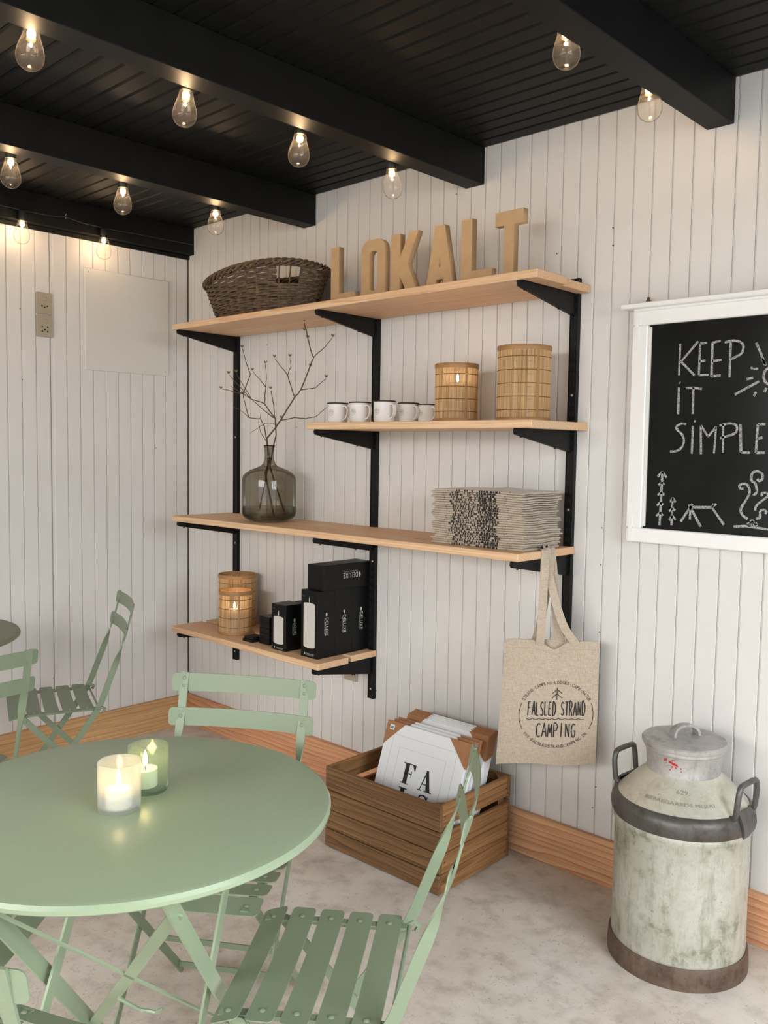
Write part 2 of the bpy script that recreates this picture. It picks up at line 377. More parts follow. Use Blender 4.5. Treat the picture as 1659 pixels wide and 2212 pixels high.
M_glass_bulb = frosted('clear_bulb_glass', (1, .99, .97, 1), (.9, .86, .8, 1), .012, .06)
M_votive_a = frosted('frosted_pale_glass', (.95, .95, .92, 1), (.82, .82, .78, 1), .30, .05)
M_votive_b = frosted('green_tinted_glass', (.88, .93, .85, 1), (.62, .72, .58, 1), .12, .07)

# ================================================================== the room
tag(G().box(-.3, RX1 + .3, RY1 - .3, .3, -.06, 0).build('floor', M_floor), 'worn beige concrete floor with dark patches and hairline cracks', 'floor', kind='structure')
PB = .0636                                                     # pitch of the wall boarding
def board_mesh(L):                                             # a board: width along x, length along z, face at y = -.012, chamfered edges
    w = PB - .0011; c = .0028
    pr = [(0, 0), (0, -.0085), (.0022, -.0090), (.0022 + c, -.012), (w - c * .5, -.012), (w, -.0095), (w, 0)]
    g = G(); n = len(pr)
    g.add([(x, y, 0) for x, y in pr] + [(x, y, L) for x, y in pr], [(i, (i + 1) % n, n + (i + 1) % n, n + i) for i in range(n)] + [tuple(range(n)), tuple(range(2 * n - 1, n - 1, -1))])
    return g
# ---- wall_right: the wall with the shelves (plane y = 0)
def board_run(wall, n, place, me):
    for k in range(n):
        o = link('board', me, wall); o.location, rz = place(k); o.rotation_euler = (0, 0, rz)
WB = .012                                                      # walls stand behind the board faces
wr = G().box(-.15, RX1 + .15, WB, .15, -.02, ZC + .1)
for k in range(57, 75): 
    m = board_mesh(ZC); m.v = [(x - .0077 + k * PB - .004, y + WB, z) for x, y, z in m.v]; wr.add(m.v, m.f)
wr = wr.build('wall_right', M_wall); tag(wr, 'white boarded wall carrying the pine shelves and the chalkboard', 'wall', kind='structure')
bm_ = board_mesh(ZC).mesh('board', M_wall)
board_run(wr, 57, lambda k: ((-.0077 + k * PB - .004, WB, 0), 0), bm_)
wl = G().box(-.15, -WB, RY1, 0, -.02, ZC + .1)
for k in range(31, 70):
    m = board_mesh(ZC); wl.add([(-y - WB, -.066 + .0636 - k * PB - .015 - x, z) for x, y, z in m.v], m.f)
wl = wl.build('wall_left', M_wall); tag(wl, 'white boarded wall with the blank panel and the beige sockets', 'wall', kind='structure')
for k in range(31):                                            # a wider dark joint after the tenth board
    o = link('board', bm_, wl); o.location = (-WB, -.066 + PB - .0005 - k * PB - (.015 if k > 10 else 0), 0); o.rotation_euler = (0, 0, math.radians(90)); o.scale = (-1, 1, 1)
link('joint_strip', G().box(-.0105, -.003, -.7145, -.7015, 0, ZC).mesh('joint_strip', M_wall), wl)
# the dark gap in the corner
link('corner_joint', G().box(.0005, .003, -.0035, -.0005, .15, 2.34).mesh('corner_joint', M_gap), wl)
nm_ = G().lathe([(.0022, -.001), (.0022, .0006), (.001, .001)], 8).mesh('nail_head', M_hole)
for y, z in ((-.851, 1.994), (-.846, 1.693), (-.187, 1.405), (-.723, .357)):
    o = link('nail_head', nm_, wl); o.location = (0, y, z); o.rotation_euler = (0, math.radians(90), 0)
for x, z in ((1.702, 2.345), (2.34, 2.124), (2.342, 2.069), (1.336, .434), (2.136, 2.072), (2.344, .313), (2.335, .24), (2.335, 1.172), (2.336, 1.051), (2.339, .831), (.621, 1.878), (.826, 1.506)):
    o = link('nail_head', nm_, wr); o.location = (x, 0, z); o.rotation_euler = (math.radians(90), 0, 0)
# ---- walls behind the camera
dw = G()
for a in ((RY1, -2.8, 0, ZC), (-.7, 0, 0, ZC), (-2.8, -.7, 2.16, ZC), (-2.8, -.7, 0, .08)): dw.box(RX1, RX1 + .12, a[0], a[1], a[2], a[3])
tag(dw.build('wall_door_side', M_wall), 'white wall with the glazed door behind the camera', 'wall', kind='structure')
ww = G()
for a in ((0, 1.2, 0, ZC), (4.6, RX1, 0, ZC), (1.2, 4.6, 0, .30), (1.2, 4.6, 2.30, ZC)): ww.box(a[0], a[1], RY1 - .12, RY1, a[2], a[3])
tag(ww.build('wall_window_side', M_wall), 'white wall with the wide window behind the camera', 'wall', kind='structure')
w1 = tag(empty('window_1', (2.9, RY1 - .06, .30)), 'wide white framed window behind the camera', 'window', kind='structure')
G().box(-1.7, 1.7, -.03, .03, 0, .05).box(-1.7, 1.7, -.03, .03, 1.95, 2.0).box(-1.7, -1.65, -.03, .03, .05, 1.95).box(1.65, 1.7, -.03, .03, .05, 1.95).build('window_frame', M_frame, w1)
for x in (-.55, .55): G().box(x - .02, x + .02, -.02, .02, .05, 1.95).build('mullion', M_frame, w1)
for a, b in ((-1.65, -.57), (-.53, .53), (.57, 1.65)): G().box(a, b, -.003, .003, .05, 1.95).build('pane', M_win_glass, w1)
d1 = tag(empty('door_1', (RX1 + .06, -1.75, .08)), 'white glazed double door behind the camera', 'door', kind='structure')
g = G().box(-.03, .03, -1.05, 1.05, 0, .10).box(-.03, .03, -1.05, 1.05, 2.02, 2.08)
for y in (-1.05, -.06, 1.0): g.box(-.03, .03, y, y + (.05 if abs(y) > .5 else .12), .1, 2.02)
g.build('door_frame', M_frame, d1)
for a, b in ((-1.0, -.06), (.06, 1.0)): G().box(-.003, .003, a, b, .1, 2.02).build('pane', M_win_glass, d1)
# ---- ceiling: black planks along x with chamfered joints, beams along y
ce = tag(G().box(-.15, RX1 + .15, RY1 - .15, .15, ZC + .012, ZC + .10).build('ceiling', M_black_ceil), 'black painted plank ceiling with dark beams', 'ceiling', kind='structure')
g = G(); w = PB - .002; n = 6
pr = [(0, .012), (0, .006), (.006, 0), (w - .006, 0), (w, .006), (w, .012)]
g.add([(0, -y, z) for y, z in pr] + [(RX1, -y, z) for y, z in pr], [(i, (i + 1) % n, n + (i + 1) % n, n + i) for i in range(n)] + [tuple(range(n)), tuple(range(2 * n - 1, n - 1, -1))])
pm = g.mesh('plank', M_black_ceil)
for k in range(int(4.6 / PB)):
    o = link('plank', pm, ce); o.location = (0, -k * PB, ZC)
ZB = 2.355
for a, b in ((.0, .0515), (.8667, .9424), (1.7467, 1.8286), (2.634, 2.7136), (3.50, 3.58), (4.36, 4.44)):
    G().cbox(a, b, RY1, 0, ZB, ZC, .002).build('beam', M_black_ceil, ce)
G().cbox(.0, .014, RY1, 0, 2.337, ZB, .002).build('cornice_strip', M_black_ceil, ce)
# ---- baseboards
tag(G().cbox(.02, RX1, -.02, 0, .0, .1535, .0015).build('baseboard_right', M_base), 'raw reddish pine baseboard along the shelf wall', 'baseboard', kind='structure')
tag(G().cbox(0, .02, RY1, 0, .0, .1535, .0015).build('baseboard_left', M_base_y), 'raw yellow pine baseboard along the panel wall', 'baseboard', kind='structure')

# ================================================================== shelves
ZS = [1.9288, 1.4858, 1.0777, .5751]; TH = .025; ZT = [z + TH for z in ZS]
def plank(x0, x1, y0, y1, z, label):
    cx, cy = (x0 + x1) / 2, (y0 + y1) / 2
    o = G().cbox(x0 - cx, x1 - cx, y0 - cy, y1 - cy, 0, TH, .0022).build('shelf_plank', M_pine); o.location = (cx, cy, z)
    return tag(o, label, 'shelf', 'pine shelf planks')
plank(.372, 2.285, -.335, -.172, ZS[0], 'front pine plank of the highest shelf, under the cardboard letters')
plank(.372, 2.268, -.166, -.003, ZS[0], 'rear pine plank of the highest shelf, against the wall')
plank(1.272, 2.280, -.335, -.178, ZS[1], 'front pine plank of the short shelf holding the mugs')
plank(1.272, 2.276, -.177, -.004, ZS[1], 'rear pine plank of the short shelf holding the mugs')
plank(.356, 2.240, -.330, -.170, ZS[2], 'front pine plank of the long shelf with the glass vase')
plank(.356, 2.238, -.169, -.003, ZS[2], 'rear pine plank of the long shelf with the glass vase')
plank(.358, 1.348, -.335, -.172, ZS[3], 'front pine plank of the lowest shelf, under the black boxes')
plank(.358, 1.336, -.146, -.003, ZS[3], 'rear pine plank of the lowest shelf, behind the gap')
UX = [.4093, 1.3172, 2.2187]; UW = .030; UD = .018
def upright(x, z0, z1, label):
    e = empty('shelf_upright', (x, 0, z0), 0, label, 'shelf rail', 'black slotted wall rails')
    H = z1 - z0
    G().box(-UW / 2, -UW / 2 + .003, -UD, 0, 0, H).box(UW / 2 - .003, UW / 2, -UD, 0, 0, H).box(-UW / 2 + .003, UW / 2 - .003, -UD + .002, -UD + .005, 0, H).build('channel', M_black_metal, e)
    g = G(); z = .03
    while z < H - .03:
        g.box(-.0075, -.0045, -UD + .0012, -UD + .0022, z, z + .014).box(.0045, .0075, -UD + .0012, -UD + .0022, z, z + .014); z += .032
    s = g.build('slots', M_hole, e); s['kind'] = 'stuff'
    for zz in (.04, H * .36, H * .68, H - .05):
        o = G().lathe([(.0045, 0), (.0045, .0012), (.003, .002)], 12).build('screw', M_screw, e); o.location = (0, -UD + .002, zz); o.rotation_euler = (math.radians(90), 0, 0)
    return e
upright(UX[0], .400, 1.962, 'black slotted wall rail nearest the room corner')
upright(UX[1], .400, 1.965, 'black slotted wall rail in the middle of the shelves')
upright(UX[2], .800, 1.978, 'black slotted wall rail nearest the chalkboard')
def bracket_mesh():
    prof = [(-.006, 0), (-.335 + .006, 0), (-.335, -.005), (-.335, -.012), (-.329, -.020), (-.006, -.072)]
    g = G(); t = .006; n = len(prof)
    g.add([(-t, y, z) for y, z in prof] + [(t, y, z) for y, z in prof], [tuple(range(n)), tuple(range(2 * n - 1, n - 1, -1))] + [(i, n + i, n + (i + 1) % n, (i + 1) % n) for i in range(n)])
    g.box(-.009, .009, -.33, -.01, -.0012, 0)
    return g.mesh('bracket_arm', M_black_metal)
BM = bracket_mesh(); hk = G().box(-.004, .004, -.012, 0, -.066, -.008).mesh('hook_tab', M_black_metal)
bs = G().lathe([(.004, 0), (.004, .0015), (.0025, .003)], 10).mesh('bracket_screw', M_black_metal)
for s, u, sh, pos in ((0, 0, 'highest shelf', 'corner-side'), (0, 1, 'highest shelf', 'middle'), (0, 2, 'highest shelf', 'chalkboard-side'), (1, 1, 'mug shelf', 'middle'), (1, 2, 'mug shelf', 'chalkboard-side'),
                      (2, 0, 'vase shelf', 'corner-side'), (2, 1, 'vase shelf', 'middle'), (2, 2, 'vase shelf', 'chalkboard-side'), (3, 0, 'lowest shelf', 'corner-side'), (3, 1, 'lowest shelf', 'middle')):
    e = empty('shelf_bracket', (UX[u], -UD + .004, ZS[s]), 0, 'black steel bracket under the %s on the %s rail' % (sh, pos), 'bracket', 'black shelf brackets')
    e.scale = (1, (.335 - .014) / .335, 1)
    link('bracket_arm', BM, e); link('hook_tab', hk, e)
    for yy, zz in ((-.30, -.0255), (-.10, -.058)):
        o = link('bracket_screw', bs, e); o.location = (0, yy, zz); o.rotation_euler = (math.radians(180), 0, 0)

# ================================================================== wall furniture
pe = empty('wall_panel', (.0, -.340, 1.757), 0, 'blank white panel mounted on the corner wall', 'panel')
G().cbox(.0005, .011, -.2185, .2195, 0, .458, .003).build('panel_board', M_panel, pe)
for y, z in ((-.2, .44), (.2, .02)): G().lathe([(.003, 0), (.003, .001)], 8, (0, 0, 0)).build('panel_screw', M_beige_pl, pe).matrix_local = Matrix.Translation((.011, y, z)) @ Matrix.Rotation(math.radians(90), 4, 'Y')
def socket(root, z0, w, h, holes, sw):
    p = G().cbox(0, .010, -w / 2, w / 2, z0, z0 + h, .002).build('cover_plate', M_beige_pl, root)
    g = G()
    for y, z in holes: g.lathe([(.0035, 0), (.0035, .0012)], 10, (0, 0, 0)); n = len(g.v) - 20; g.v[n:] = [(.0098 + vz, y + vx, z0 + z + vy) for vx, vy, vz in g.v[n:]]
    g.build('pin_holes', M_hole, p)
    G().cbox(.010, .0135, -.010, .010, z0 + sw, z0 + sw + .016, .002).build('rocker', M_beige_pl, p)
se = empty('wall_socket', (.0, -.746, 1.884), 0, 'beige double switched socket beside the blank panel', 'socket')
socket(se, .098, .072, .094, [(-.012, .036), (.012, .036), (0, .030)], .058)
socket(se, .0, .072, .094, [(-.012, .044), (.012, .044), (0, .032), (-.012, .024), (.012, .024)], .062)
se2 = empty('wall_socket', (1.192, 0, .4485), math.radians(-90), 'beige wall socket half hidden under the lowest shelf', 'socket')
socket(se2, .0, .075, .094, [(-.013, .050), (.013, .050), (0, .040), (-.013, .028), (.013, .028)], .066)

# ---- chalkboard
cb = empty('chalkboard', (2.438, -.0005, 1.140), 0, 'white framed chalkboard reading keep it simple with chalk drawings', 'chalkboard')
CW, CH, FW = .98, .709, .0505
fr = G()
G().cbox(0, CW, -.035, 0, 0, FW - .006, .003).build('frame_rail', M_frame, cb)
G().cbox(0, CW, -.035, 0, CH - FW + .006, CH, .003).build('frame_rail', M_frame, cb)
G().cbox(0, FW, -.036, 0, FW - .006, CH - FW + .006, .003).build('frame_stile', M_frame, cb)
G().cbox(CW - FW, CW, -.036, 0, FW - .006, CH - FW + .006, .003).build('frame_stile', M_frame, cb)
G().cbox(-.033, CW + .033, -.055, 0, CH + .007, CH + .022, .003).build('top_ledge', M_frame, cb)
G().box(.0, CW, -.028, 0, CH, CH + .007).build('ledge_batten', M_frame, cb)
G().box(FW, CW - FW, -.020, -.004, FW - .006, CH - FW + .006).build('board', M_chalk_board, cb)
G().box(FW, FW + .008, -.024, -.020, FW, CH - FW).build('inner_bead', M_panel, cb)
for zz, s in ((.006, 1), (CH - .006, -1)):                     # flat corner irons painted over
    G().box(.010, .022, -.038, -.036, zz if s > 0 else zz - .075, zz + .075 if s > 0 else zz).box(.022, .075, -.0365, -.035, zz if s > 0 else zz - .012, zz + .012 if s > 0 else zz).build('corner_iron', M_frame, cb)
CHALK = '''2.587,1.742 2.587,1.649|2.642,1.745 2.592,1.689 2.635,1.646|2.669,1.739 2.648,1.738 2.648,1.646 2.677,1.646|2.648,1.686 2.666,1.688|2.709,1.742 2.685,1.738 2.686,1.641 2.713,1.643|2.686,1.685 2.714,1.687|2.738,1.736 2.739,1.636|2.721,1.736 2.745,1.740 2.766,1.734 2.775,1.721 2.769,1.701 2.740,1.687|2.810,1.729 2.823,1.703 2.837,1.666|2.798,1.661 2.805,1.656 2.819,1.656|2.788,1.628 2.806,1.632|2.756,1.586 2.790,1.604 2.823,1.621|2.810,1.580 2.816,1.592|2.839,1.590 2.844,1.602|2.588,1.613 2.589,1.533|2.589,1.628 2.592,1.626|2.610,1.610 2.634,1.610 2.659,1.606|2.633,1.611 2.634,1.533|2.615,1.503 2.600,1.505 2.584,1.495 2.590,1.485 2.605,1.470 2.610,1.452 2.603,1.433 2.587,1.423 2.568,1.421|2.636,1.498 2.636,1.416|2.639,1.512 2.644,1.511|2.664,1.415 2.660,1.500 2.683,1.466 2.706,1.495 2.703,1.418|2.726,1.502 2.729,1.419|2.716,1.498 2.742,1.504 2.761,1.501 2.767,1.488 2.758,1.474 2.719,1.462|2.776,1.502 2.781,1.422 2.807,1.421|2.846,1.501 2.825,1.501 2.823,1.421 2.848,1.422|2.825,1.461 2.839,1.464|2.546,1.360 2.543,1.196|2.531,1.344 2.546,1.360 2.560,1.342|2.535,1.318 2.545,1.328 2.554,1.320|2.533,1.288 2.543,1.296 2.555,1.290|2.532,1.256 2.543,1.265 2.552,1.259|2.531,1.223 2.543,1.236 2.553,1.226|2.582,1.282 2.581,1.199|2.575,1.268 2.582,1.282 2.591,1.269|2.572,1.241 2.583,1.250 2.591,1.244|2.573,1.214 2.583,1.227 2.594,1.216|2.610,1.212 2.644,1.267|2.633,1.265 2.672,1.201|2.638,1.258 2.638,1.219|2.639,1.257 2.703,1.260|2.716,1.271 2.703,1.260 2.741,1.211|2.708,1.271 2.705,1.262|2.808,1.232 2.792,1.244 2.788,1.261 2.800,1.284 2.810,1.306 2.805,1.328 2.792,1.332 2.781,1.327 2.784,1.318 2.793,1.319|2.821,1.300 2.830,1.311 2.826,1.333 2.814,1.343 2.815,1.362 2.827,1.369 2.842,1.363 2.844,1.348 2.835,1.342 2.830,1.348|2.828,1.258 2.831,1.272 2.850,1.290 2.862,1.301 2.857,1.309 2.845,1.307 2.845,1.299|2.831,1.235 2.842,1.238 2.843,1.257 2.853,1.261 2.859,1.256 2.856,1.250|2.808,1.217 2.814,1.222 2.819,1.218 2.815,1.212 2.808,1.217|2.825,1.219 2.830,1.223 2.835,1.219 2.830,1.215 2.825,1.219|2.816,1.225 2.821,1.230 2.826,1.226 2.822,1.221 2.816,1.225|2.769,1.208 2.803,1.212 2.866,1.207'''
g = G()
cfn = lambda x, z: (x - 2.438, -.0206 + .0005, z - 1.140)
for l in CHALK.split('|'):
    pts = [tuple(map(float, t.split(','))) for t in l.split()]
    stroke(g, pts, .0068, cfn, len(pts) > 5)
stroke(g, [(2.8613 + .0265 * math.cos(a * .3), 1.635 + .0265 * math.sin(a * .3)) for a in range(22)], .0068, cfn)
for a in (30, 60, 95, 125, -40, -75): stroke(g, [(2.8613 + r * math.cos(math.radians(a)), 1.635 + r * math.sin(math.radians(a))) for r in (.036, .06)], .0068, cfn)
g.build('chalk_drawing', M_chalk, cb)
pn = G().lathe([(.006, 0), (.008, .006), (.004, .014), (.006, .018)], 10).build('ledge_knob', M_wick, cb); pn.location = (.042, -.02, CH + .022)

# ================================================================== on the highest shelf: basket and letters
def basket():
    cx, cy, z0 = .815, -.172, ZT[0]; A0, B0, A1, B1, H = .275, .115, .355, .160, .165
    e = empty('wicker_basket', (cx, cy, z0 + .0046), 0, 'oval brown wicker basket with a grip hole beside the letters', 'basket')
    NS = 34
    def pt(a, h, off=0.0):
        t = h / H; aa = A0 + (A1 - A0) * t ** .8 + off; bb = B0 + (B1 - B0) * t ** .8 + off
        return Vector((aa * math.cos(a), bb * math.sin(a), h + .022 * t * t * (.35 + .65 * math.cos(2 * a + 2.2)) * (t > .3)))
    hole = math.radians(-38); hw = math.radians(11)
    g = G()
    rows = 17
    for r in range(rows):
        h = .012 + (H - .022) * r / (rows - 1); pts = []; n = NS * 4
        for i in range(n + 1):
            a = 2 * math.pi * i / n; ph = math.cos(NS / 2 * a + (math.pi if r % 2 else 0)); rr = .0048 * ph
            pts.append((a, pt(a, h + random.uniform(-.0008, .0008), rr)))
        for second in (0, 1):
            if 10 <= r <= 15:
                run = [p for a, p in pts if not (abs((a - hole - 2 * math.pi + math.pi) % (2 * math.pi) - math.pi) < hw)]
                k = min(range(len(run) - 1), key=lambda i: -(run[i] - run[i + 1]).length); run = run[k + 1:] + run[:k + 1]
                g.tube([p + Vector((0, 0, .0045 * second)) for p in run], .0034, 5)
            else: g.tube([p + Vector((0, 0, .0045 * second)) for a, p in pts[:-1]], .0034, 5, closed=True)
    w = g.build('weave', M_wicker, e, True); w['kind'] = 'stuff'
    g = G()
    for i in range(NS):
        a = 2 * math.pi * (i + .5) / NS
        g.tube([pt(a, h) for h in (0.002, .05, .1, H)], .0032, 5)
    s = g.build('stakes', M_wicker, e, True); s['kind'] = 'stuff'
    g = G()
    for k in range(4):
        g.tube([pt(a, H, .011 * math.cos(a * 13 + k * math.pi / 2)) + Vector((0, 0, .011 * math.sin(a * 13 + k * math.pi / 2))) for a in [2 * math.pi * i / 150 for i in range(150)]], .0058, 6, closed=True)
    g.build('braided_rim', M_wicker, e, True)
    g = G()
    for k in range(2):
        g.tube([pt(a, .006, .005 * math.cos(a * 17 + k * math.pi)) + Vector((0, 0, .005 * math.sin(a * 17 + k * math.pi))) for a in [2 * math.pi * i / 150 for i in range(150)]], .0055, 6, closed=True)
    g.build('foot_braid', M_wicker, e, True)
    G().lathe([(.001, .003), (1.0, .003), (1.0, .007), (.001, .007)], 40, (0, 0, 0), A0 - .004, B0 - .004).build('base', M_wicker, e)
basket()
LH = .226
def letter(name, splines, label):
    xs = [p[0] for s in splines for p in s]; cx = (min(xs) + max(xs)) / 2
    me = curve_mesh([[(x - cx, y) for x, y in s] for s in splines], .013 - .0008, .0008); me.transform(Matrix.Translation((0, 0.0008, 0)))
    o = link('cardboard_letter', me, None, M_kraft)
    o.data.transform(Matrix.Rotation(math.radians(90), 4, 'X')); o.location = (cx, -.187, ZT[0])
    return tag(o, label, 'letter', 'cardboard letters spelling a word')
S = .043
letter('L', [[(1.254, 0), (1.384, 0), (1.384, .050), (1.297, .050), (1.297, LH), (1.254, LH)]], 'brown cardboard letter L beside the basket')
def rrect(x0, x1, y0, y1, r, n=6):
    out = []
    for cx, cy, a0 in ((x1 - r, y0 + r, -90), (x1 - r, y1 - r, 0), (x0 + r, y1 - r, 90), (x0 + r, y0 + r, 180)):
        for k in range(n + 1): a = math.radians(a0 + 90 * k / n); out.append((cx + r * math.cos(a), cy + r * math.sin(a)))
    return out
letter('O', [rrect(1.418, 1.538, 0, LH, .040), rrect(1.458, 1.501, .042, LH - .040, .018)[::-1]], 'brown cardboard letter O with rounded corners')
letter('K', [[(1.569, 0), (1.611, 0), (1.611, .082), (1.655, 0), (1.704, 0), (1.647, .118), (1.697, LH), (1.655, LH), (1.611, .140), (1.611, LH), (1.569, LH)]], 'brown cardboard letter K with two slanting arms')
letter('A', [[(1.733, 0), (1.776, 0), (1.781, .046), (1.812, .046), (1.817, 0), (1.860, 0), (1.816, LH), (1.774, LH)], [(1.790, .086), (1.796, .132), (1.802, .086)][::-1]], 'brown cardboard letter A with a small triangular opening')
letter('L', [[(1.890, 0), (2.017, 0), (2.017, .055), (1.934, .055), (1.934, LH), (1.890, LH)]], 'brown cardboard letter L between the A and the T')
letter('T', [[(2.064, 0), (2.102, 0), (2.102, LH - .043), (2.137, LH - .043), (2.137, LH), (2.029, LH), (2.029, LH - .043), (2.064, LH - .043)]], 'brown cardboard letter T at the end of the shelf')

# ================================================================== vase with branches
VX, VY, VZ = .862, -.180, ZT[2]
prof = [(.001, .002), (.060, .000), (.075, .004), (.095, .011), (.109, .022), (.1135, .034), (.1135, .178), (.110, .192), (.098, .206), (.078, .218), (.056, .227), (.036, .235), (.0255, .246), (.0205, .262), (.0193, .280), (.0205, .300), (.0225, .318), (.0235, .321), (.0215, .322)]
ve = empty('glass_vase', (VX, VY, VZ), 0, 'smoked grey glass bottle vase holding budding branches', 'vase')
G().lathe(prof, 56).build('glass', M_vase, ve, True)
G().lathe([(.0235, .318), (.0245, .320), (.0235, .3225), (.0205, .322)], 40, closed=True).build('lip', M_vase, ve, True)
G().lathe([(.001, .0075), (.072, .0085), (.104, .024), (.1115, .035), (.1115, .062), (.001, .062)], 48).build('water', M_water, ve, True)
yaw = math.radians(43.435); LAT = Vector((math.cos(yaw), math.sin(yaw), 0)); DEP = Vector((-math.sin(yaw), math.cos(yaw), 0))
def bpt(a, b, d):
    k = (3.65 + d) / 3.65
    return LAT * ((-.48 + (a - 555) * .000487) * k + .48) + DEP * d + Vector((0, 0, 1.4153 + (1.422 - (b - 1120) * .000516 - 1.4153) * k - VZ))
def branch(label, segs, tips, d0, dk):
    e = empty('budding_branch', (VX, VY, VZ), 0, label, 'branch', 'branches in the glass vase')
    g = G()
    for i, (pts, r) in enumerate(segs):
        top = 1150
        P = [bpt(a, b, d0 + dk * max(0, (1100 - b)) / 1000 + (.012 * math.sin(a * .02 + i) if b < 1060 else 0)) for a, b in pts]
        Q = []
        for k in range(len(P) - 1):
            for t in range(4): Q.append(P[k].lerp(P[k + 1], t / 4) + Vector((random.uniform(-1, 1), random.uniform(-1, 1), random.uniform(-1, 1))) * (.0012 if pts[k][1] < 1000 else 0))
        Q.append(P[-1]); n = len(Q)
        g.tube(Q, [r * (1 - .5 * k / n) for k in range(n)], 6)
    g.build('twig', M_wick, e, True)
    for a, b in tips:
        c = bpt(a, b, d0 + dk * max(0, (1100 - b)) / 1000 + .0)
        gg = G()
        for k in range(4):
            an = k * 1.7 + a; dr = Vector((math.cos(an) * .7, math.sin(an) * .7, 1)).normalized()
            gg.tube([c, c + dr * .006, c + dr * .013], [.0016, .0034, .0004], 5)
        gg.build('bud', M_bud, e, True)
branch('longest budding branch, leaning right from the glass vase',
       [([(600, 1700), (520, 1340), (560, 1230), (540, 1130), (532, 1060), (600, 980), (655, 905), (770, 720), (825, 660), (905, 465), (928, 400), (880, 240), (848, 118)], .0042), ([(928, 400), (1030, 310), (1092, 235)], .0022), ([(825, 660), (945, 645), (1040, 566)], .0022), ([(770, 720), (708, 545), (600, 412)], .0024), ([(708, 545), (737, 470), (730, 402)], .0018), ([(655, 908), (770, 885), (870, 893), (950, 878), (1050, 797)], .0022)],
       [(848, 108), (1095, 228), (1042, 556), (595, 400), (728, 392), (850, 180), (880, 240), (905, 468), (655, 890)], .004, -.13)
branch('budding branch reaching left across the corner-side wall rail',
       [([(700, 1690), (560, 1290), (590, 1120), (613, 1030), (602, 900), (590, 780), (566, 670)], .0034), ([(600, 895), (510, 775), (400, 742), (325, 700), (145, 662)], .0026), ([(510, 775), (522, 640), (526, 550), (517, 460)], .0022), ([(520, 640), (408, 515)], .0018), ([(325, 700), (390, 540), (345, 430), (320, 335)], .0022), ([(590, 890), (400, 745), (268, 535)], .002), ([(400, 745), (205, 548)], .0018), ([(325, 702), (215, 635)], .0014), ([(602, 940), (510, 940), (390, 1018)], .0016)],
       [(562, 655), (135, 660), (517, 450), (405, 508), (316, 325), (266, 525), (200, 538)], -.006, -.02)
branch('short forked branch low at the left of the vase',
       [([(470, 1650), (545, 1290), (540, 1130), (527, 1050), (510, 960), (478, 900), (378, 892), (330, 740), (326, 702)], .003), ([(478, 900), (478, 855)], .0014), ([(378, 892), (330, 850), (240, 802)], .0016), ([(530, 1085), (478, 1010), (458, 915)], .0016)],
       [(326, 700)], -.001, .01)

# ================================================================== mugs
def make_mug():
    e = empty('enamel_mug', (0, 0, 0), 0)
    G().lathe([(.001, .003), (.034, .003), (.0365, .006), (.0385, .012), (.0388, .074), (.0402, .077), (.0402, .0785), (.0372, .0785), (.0368, .012), (.034, .0065), (.001, .0065)], 40).build('body', M_enamel, e, True)
    G().lathe([(.0398, .0750), (.0416, .0762), (.0418, .0790), (.0394, .0802), (.0372, .0790), (.0376, .0766)], 40, closed=True).build('black_rim', M_ink, e, True)
    G().lathe([(.030, 0), (.034, 0), (.0345, .004), (.030, .004)], 32, closed=True).build('foot', M_enamel, e, True)
    P = [Vector((.036, 0, .064)), Vector((.052, 0, .067)), Vector((.063, 0, .060)), Vector((.066, 0, .046)), Vector((.062, 0, .030)), Vector((.052, 0, .018)), Vector((.036, 0, .016))]
    Q = []
    for i in range(len(P) - 1):
        for k in range(4): Q.append(P[i].lerp(P[i + 1], k / 4))
    Q.append(P[-1]); Q = [Q[0]] + [(Q[i - 1] + Q[i] * 2 + Q[i + 1]) / 4 for i in range(1, len(Q) - 1)] + [Q[-1]]
    G().strip(Q, Vector((0, 1, 0)), .011, .0045).build('handle', M_enamel, e, True)
    g = G()
    cyl = lambda x, y: (.0391 * math.cos(4.90 + x / .0391), .0391 * math.sin(4.90 + x / .0391) * 1, .042 + y)
    stroke(g, [(.0115 * math.cos(k * .3142), .0115 * math.sin(k * .3142)) for k in range(21)], .0007, cyl, False)
    put_text(g, 'FALSLED', cyl, .017, .0042, -.0085, .0005); put_text(g, 'CAMPING', cyl, .0125, .003, -.006, -.0055)
    for a, b in (((-.0025, .0058), (0, .0085)), ((.0025, .0058), (0, .0085))): stroke(g, [a, b], .0008, cyl)
    g.build('round_logo', M_ink, e)
    return e
mug0 = make_mug()
for i, (x, y, s, lb) in enumerate(((1.299, -.200, 1, 'white enamel mug with black rim at the shelf end by the twig'), (1.421, -.200, 1, 'second white enamel mug from the vase'), (1.546, -.200, 1.02, 'middle white enamel mug, in front of the rail'),
                                   (1.600, -.128, .95, 'fourth white enamel mug, set back beside the middle one'), (1.672, -.105, .88, 'white enamel mug nearest the bamboo lanterns'))):
    e = mug0 if i == 0 else copy_tree(mug0)
    e.location = (x, y, ZT[1]); e.scale = (s, s, s); e.rotation_euler = (0, 0, math.radians(-6 - 3 * i)); tag(e, lb, 'mug', 'white enamel mugs in a row')

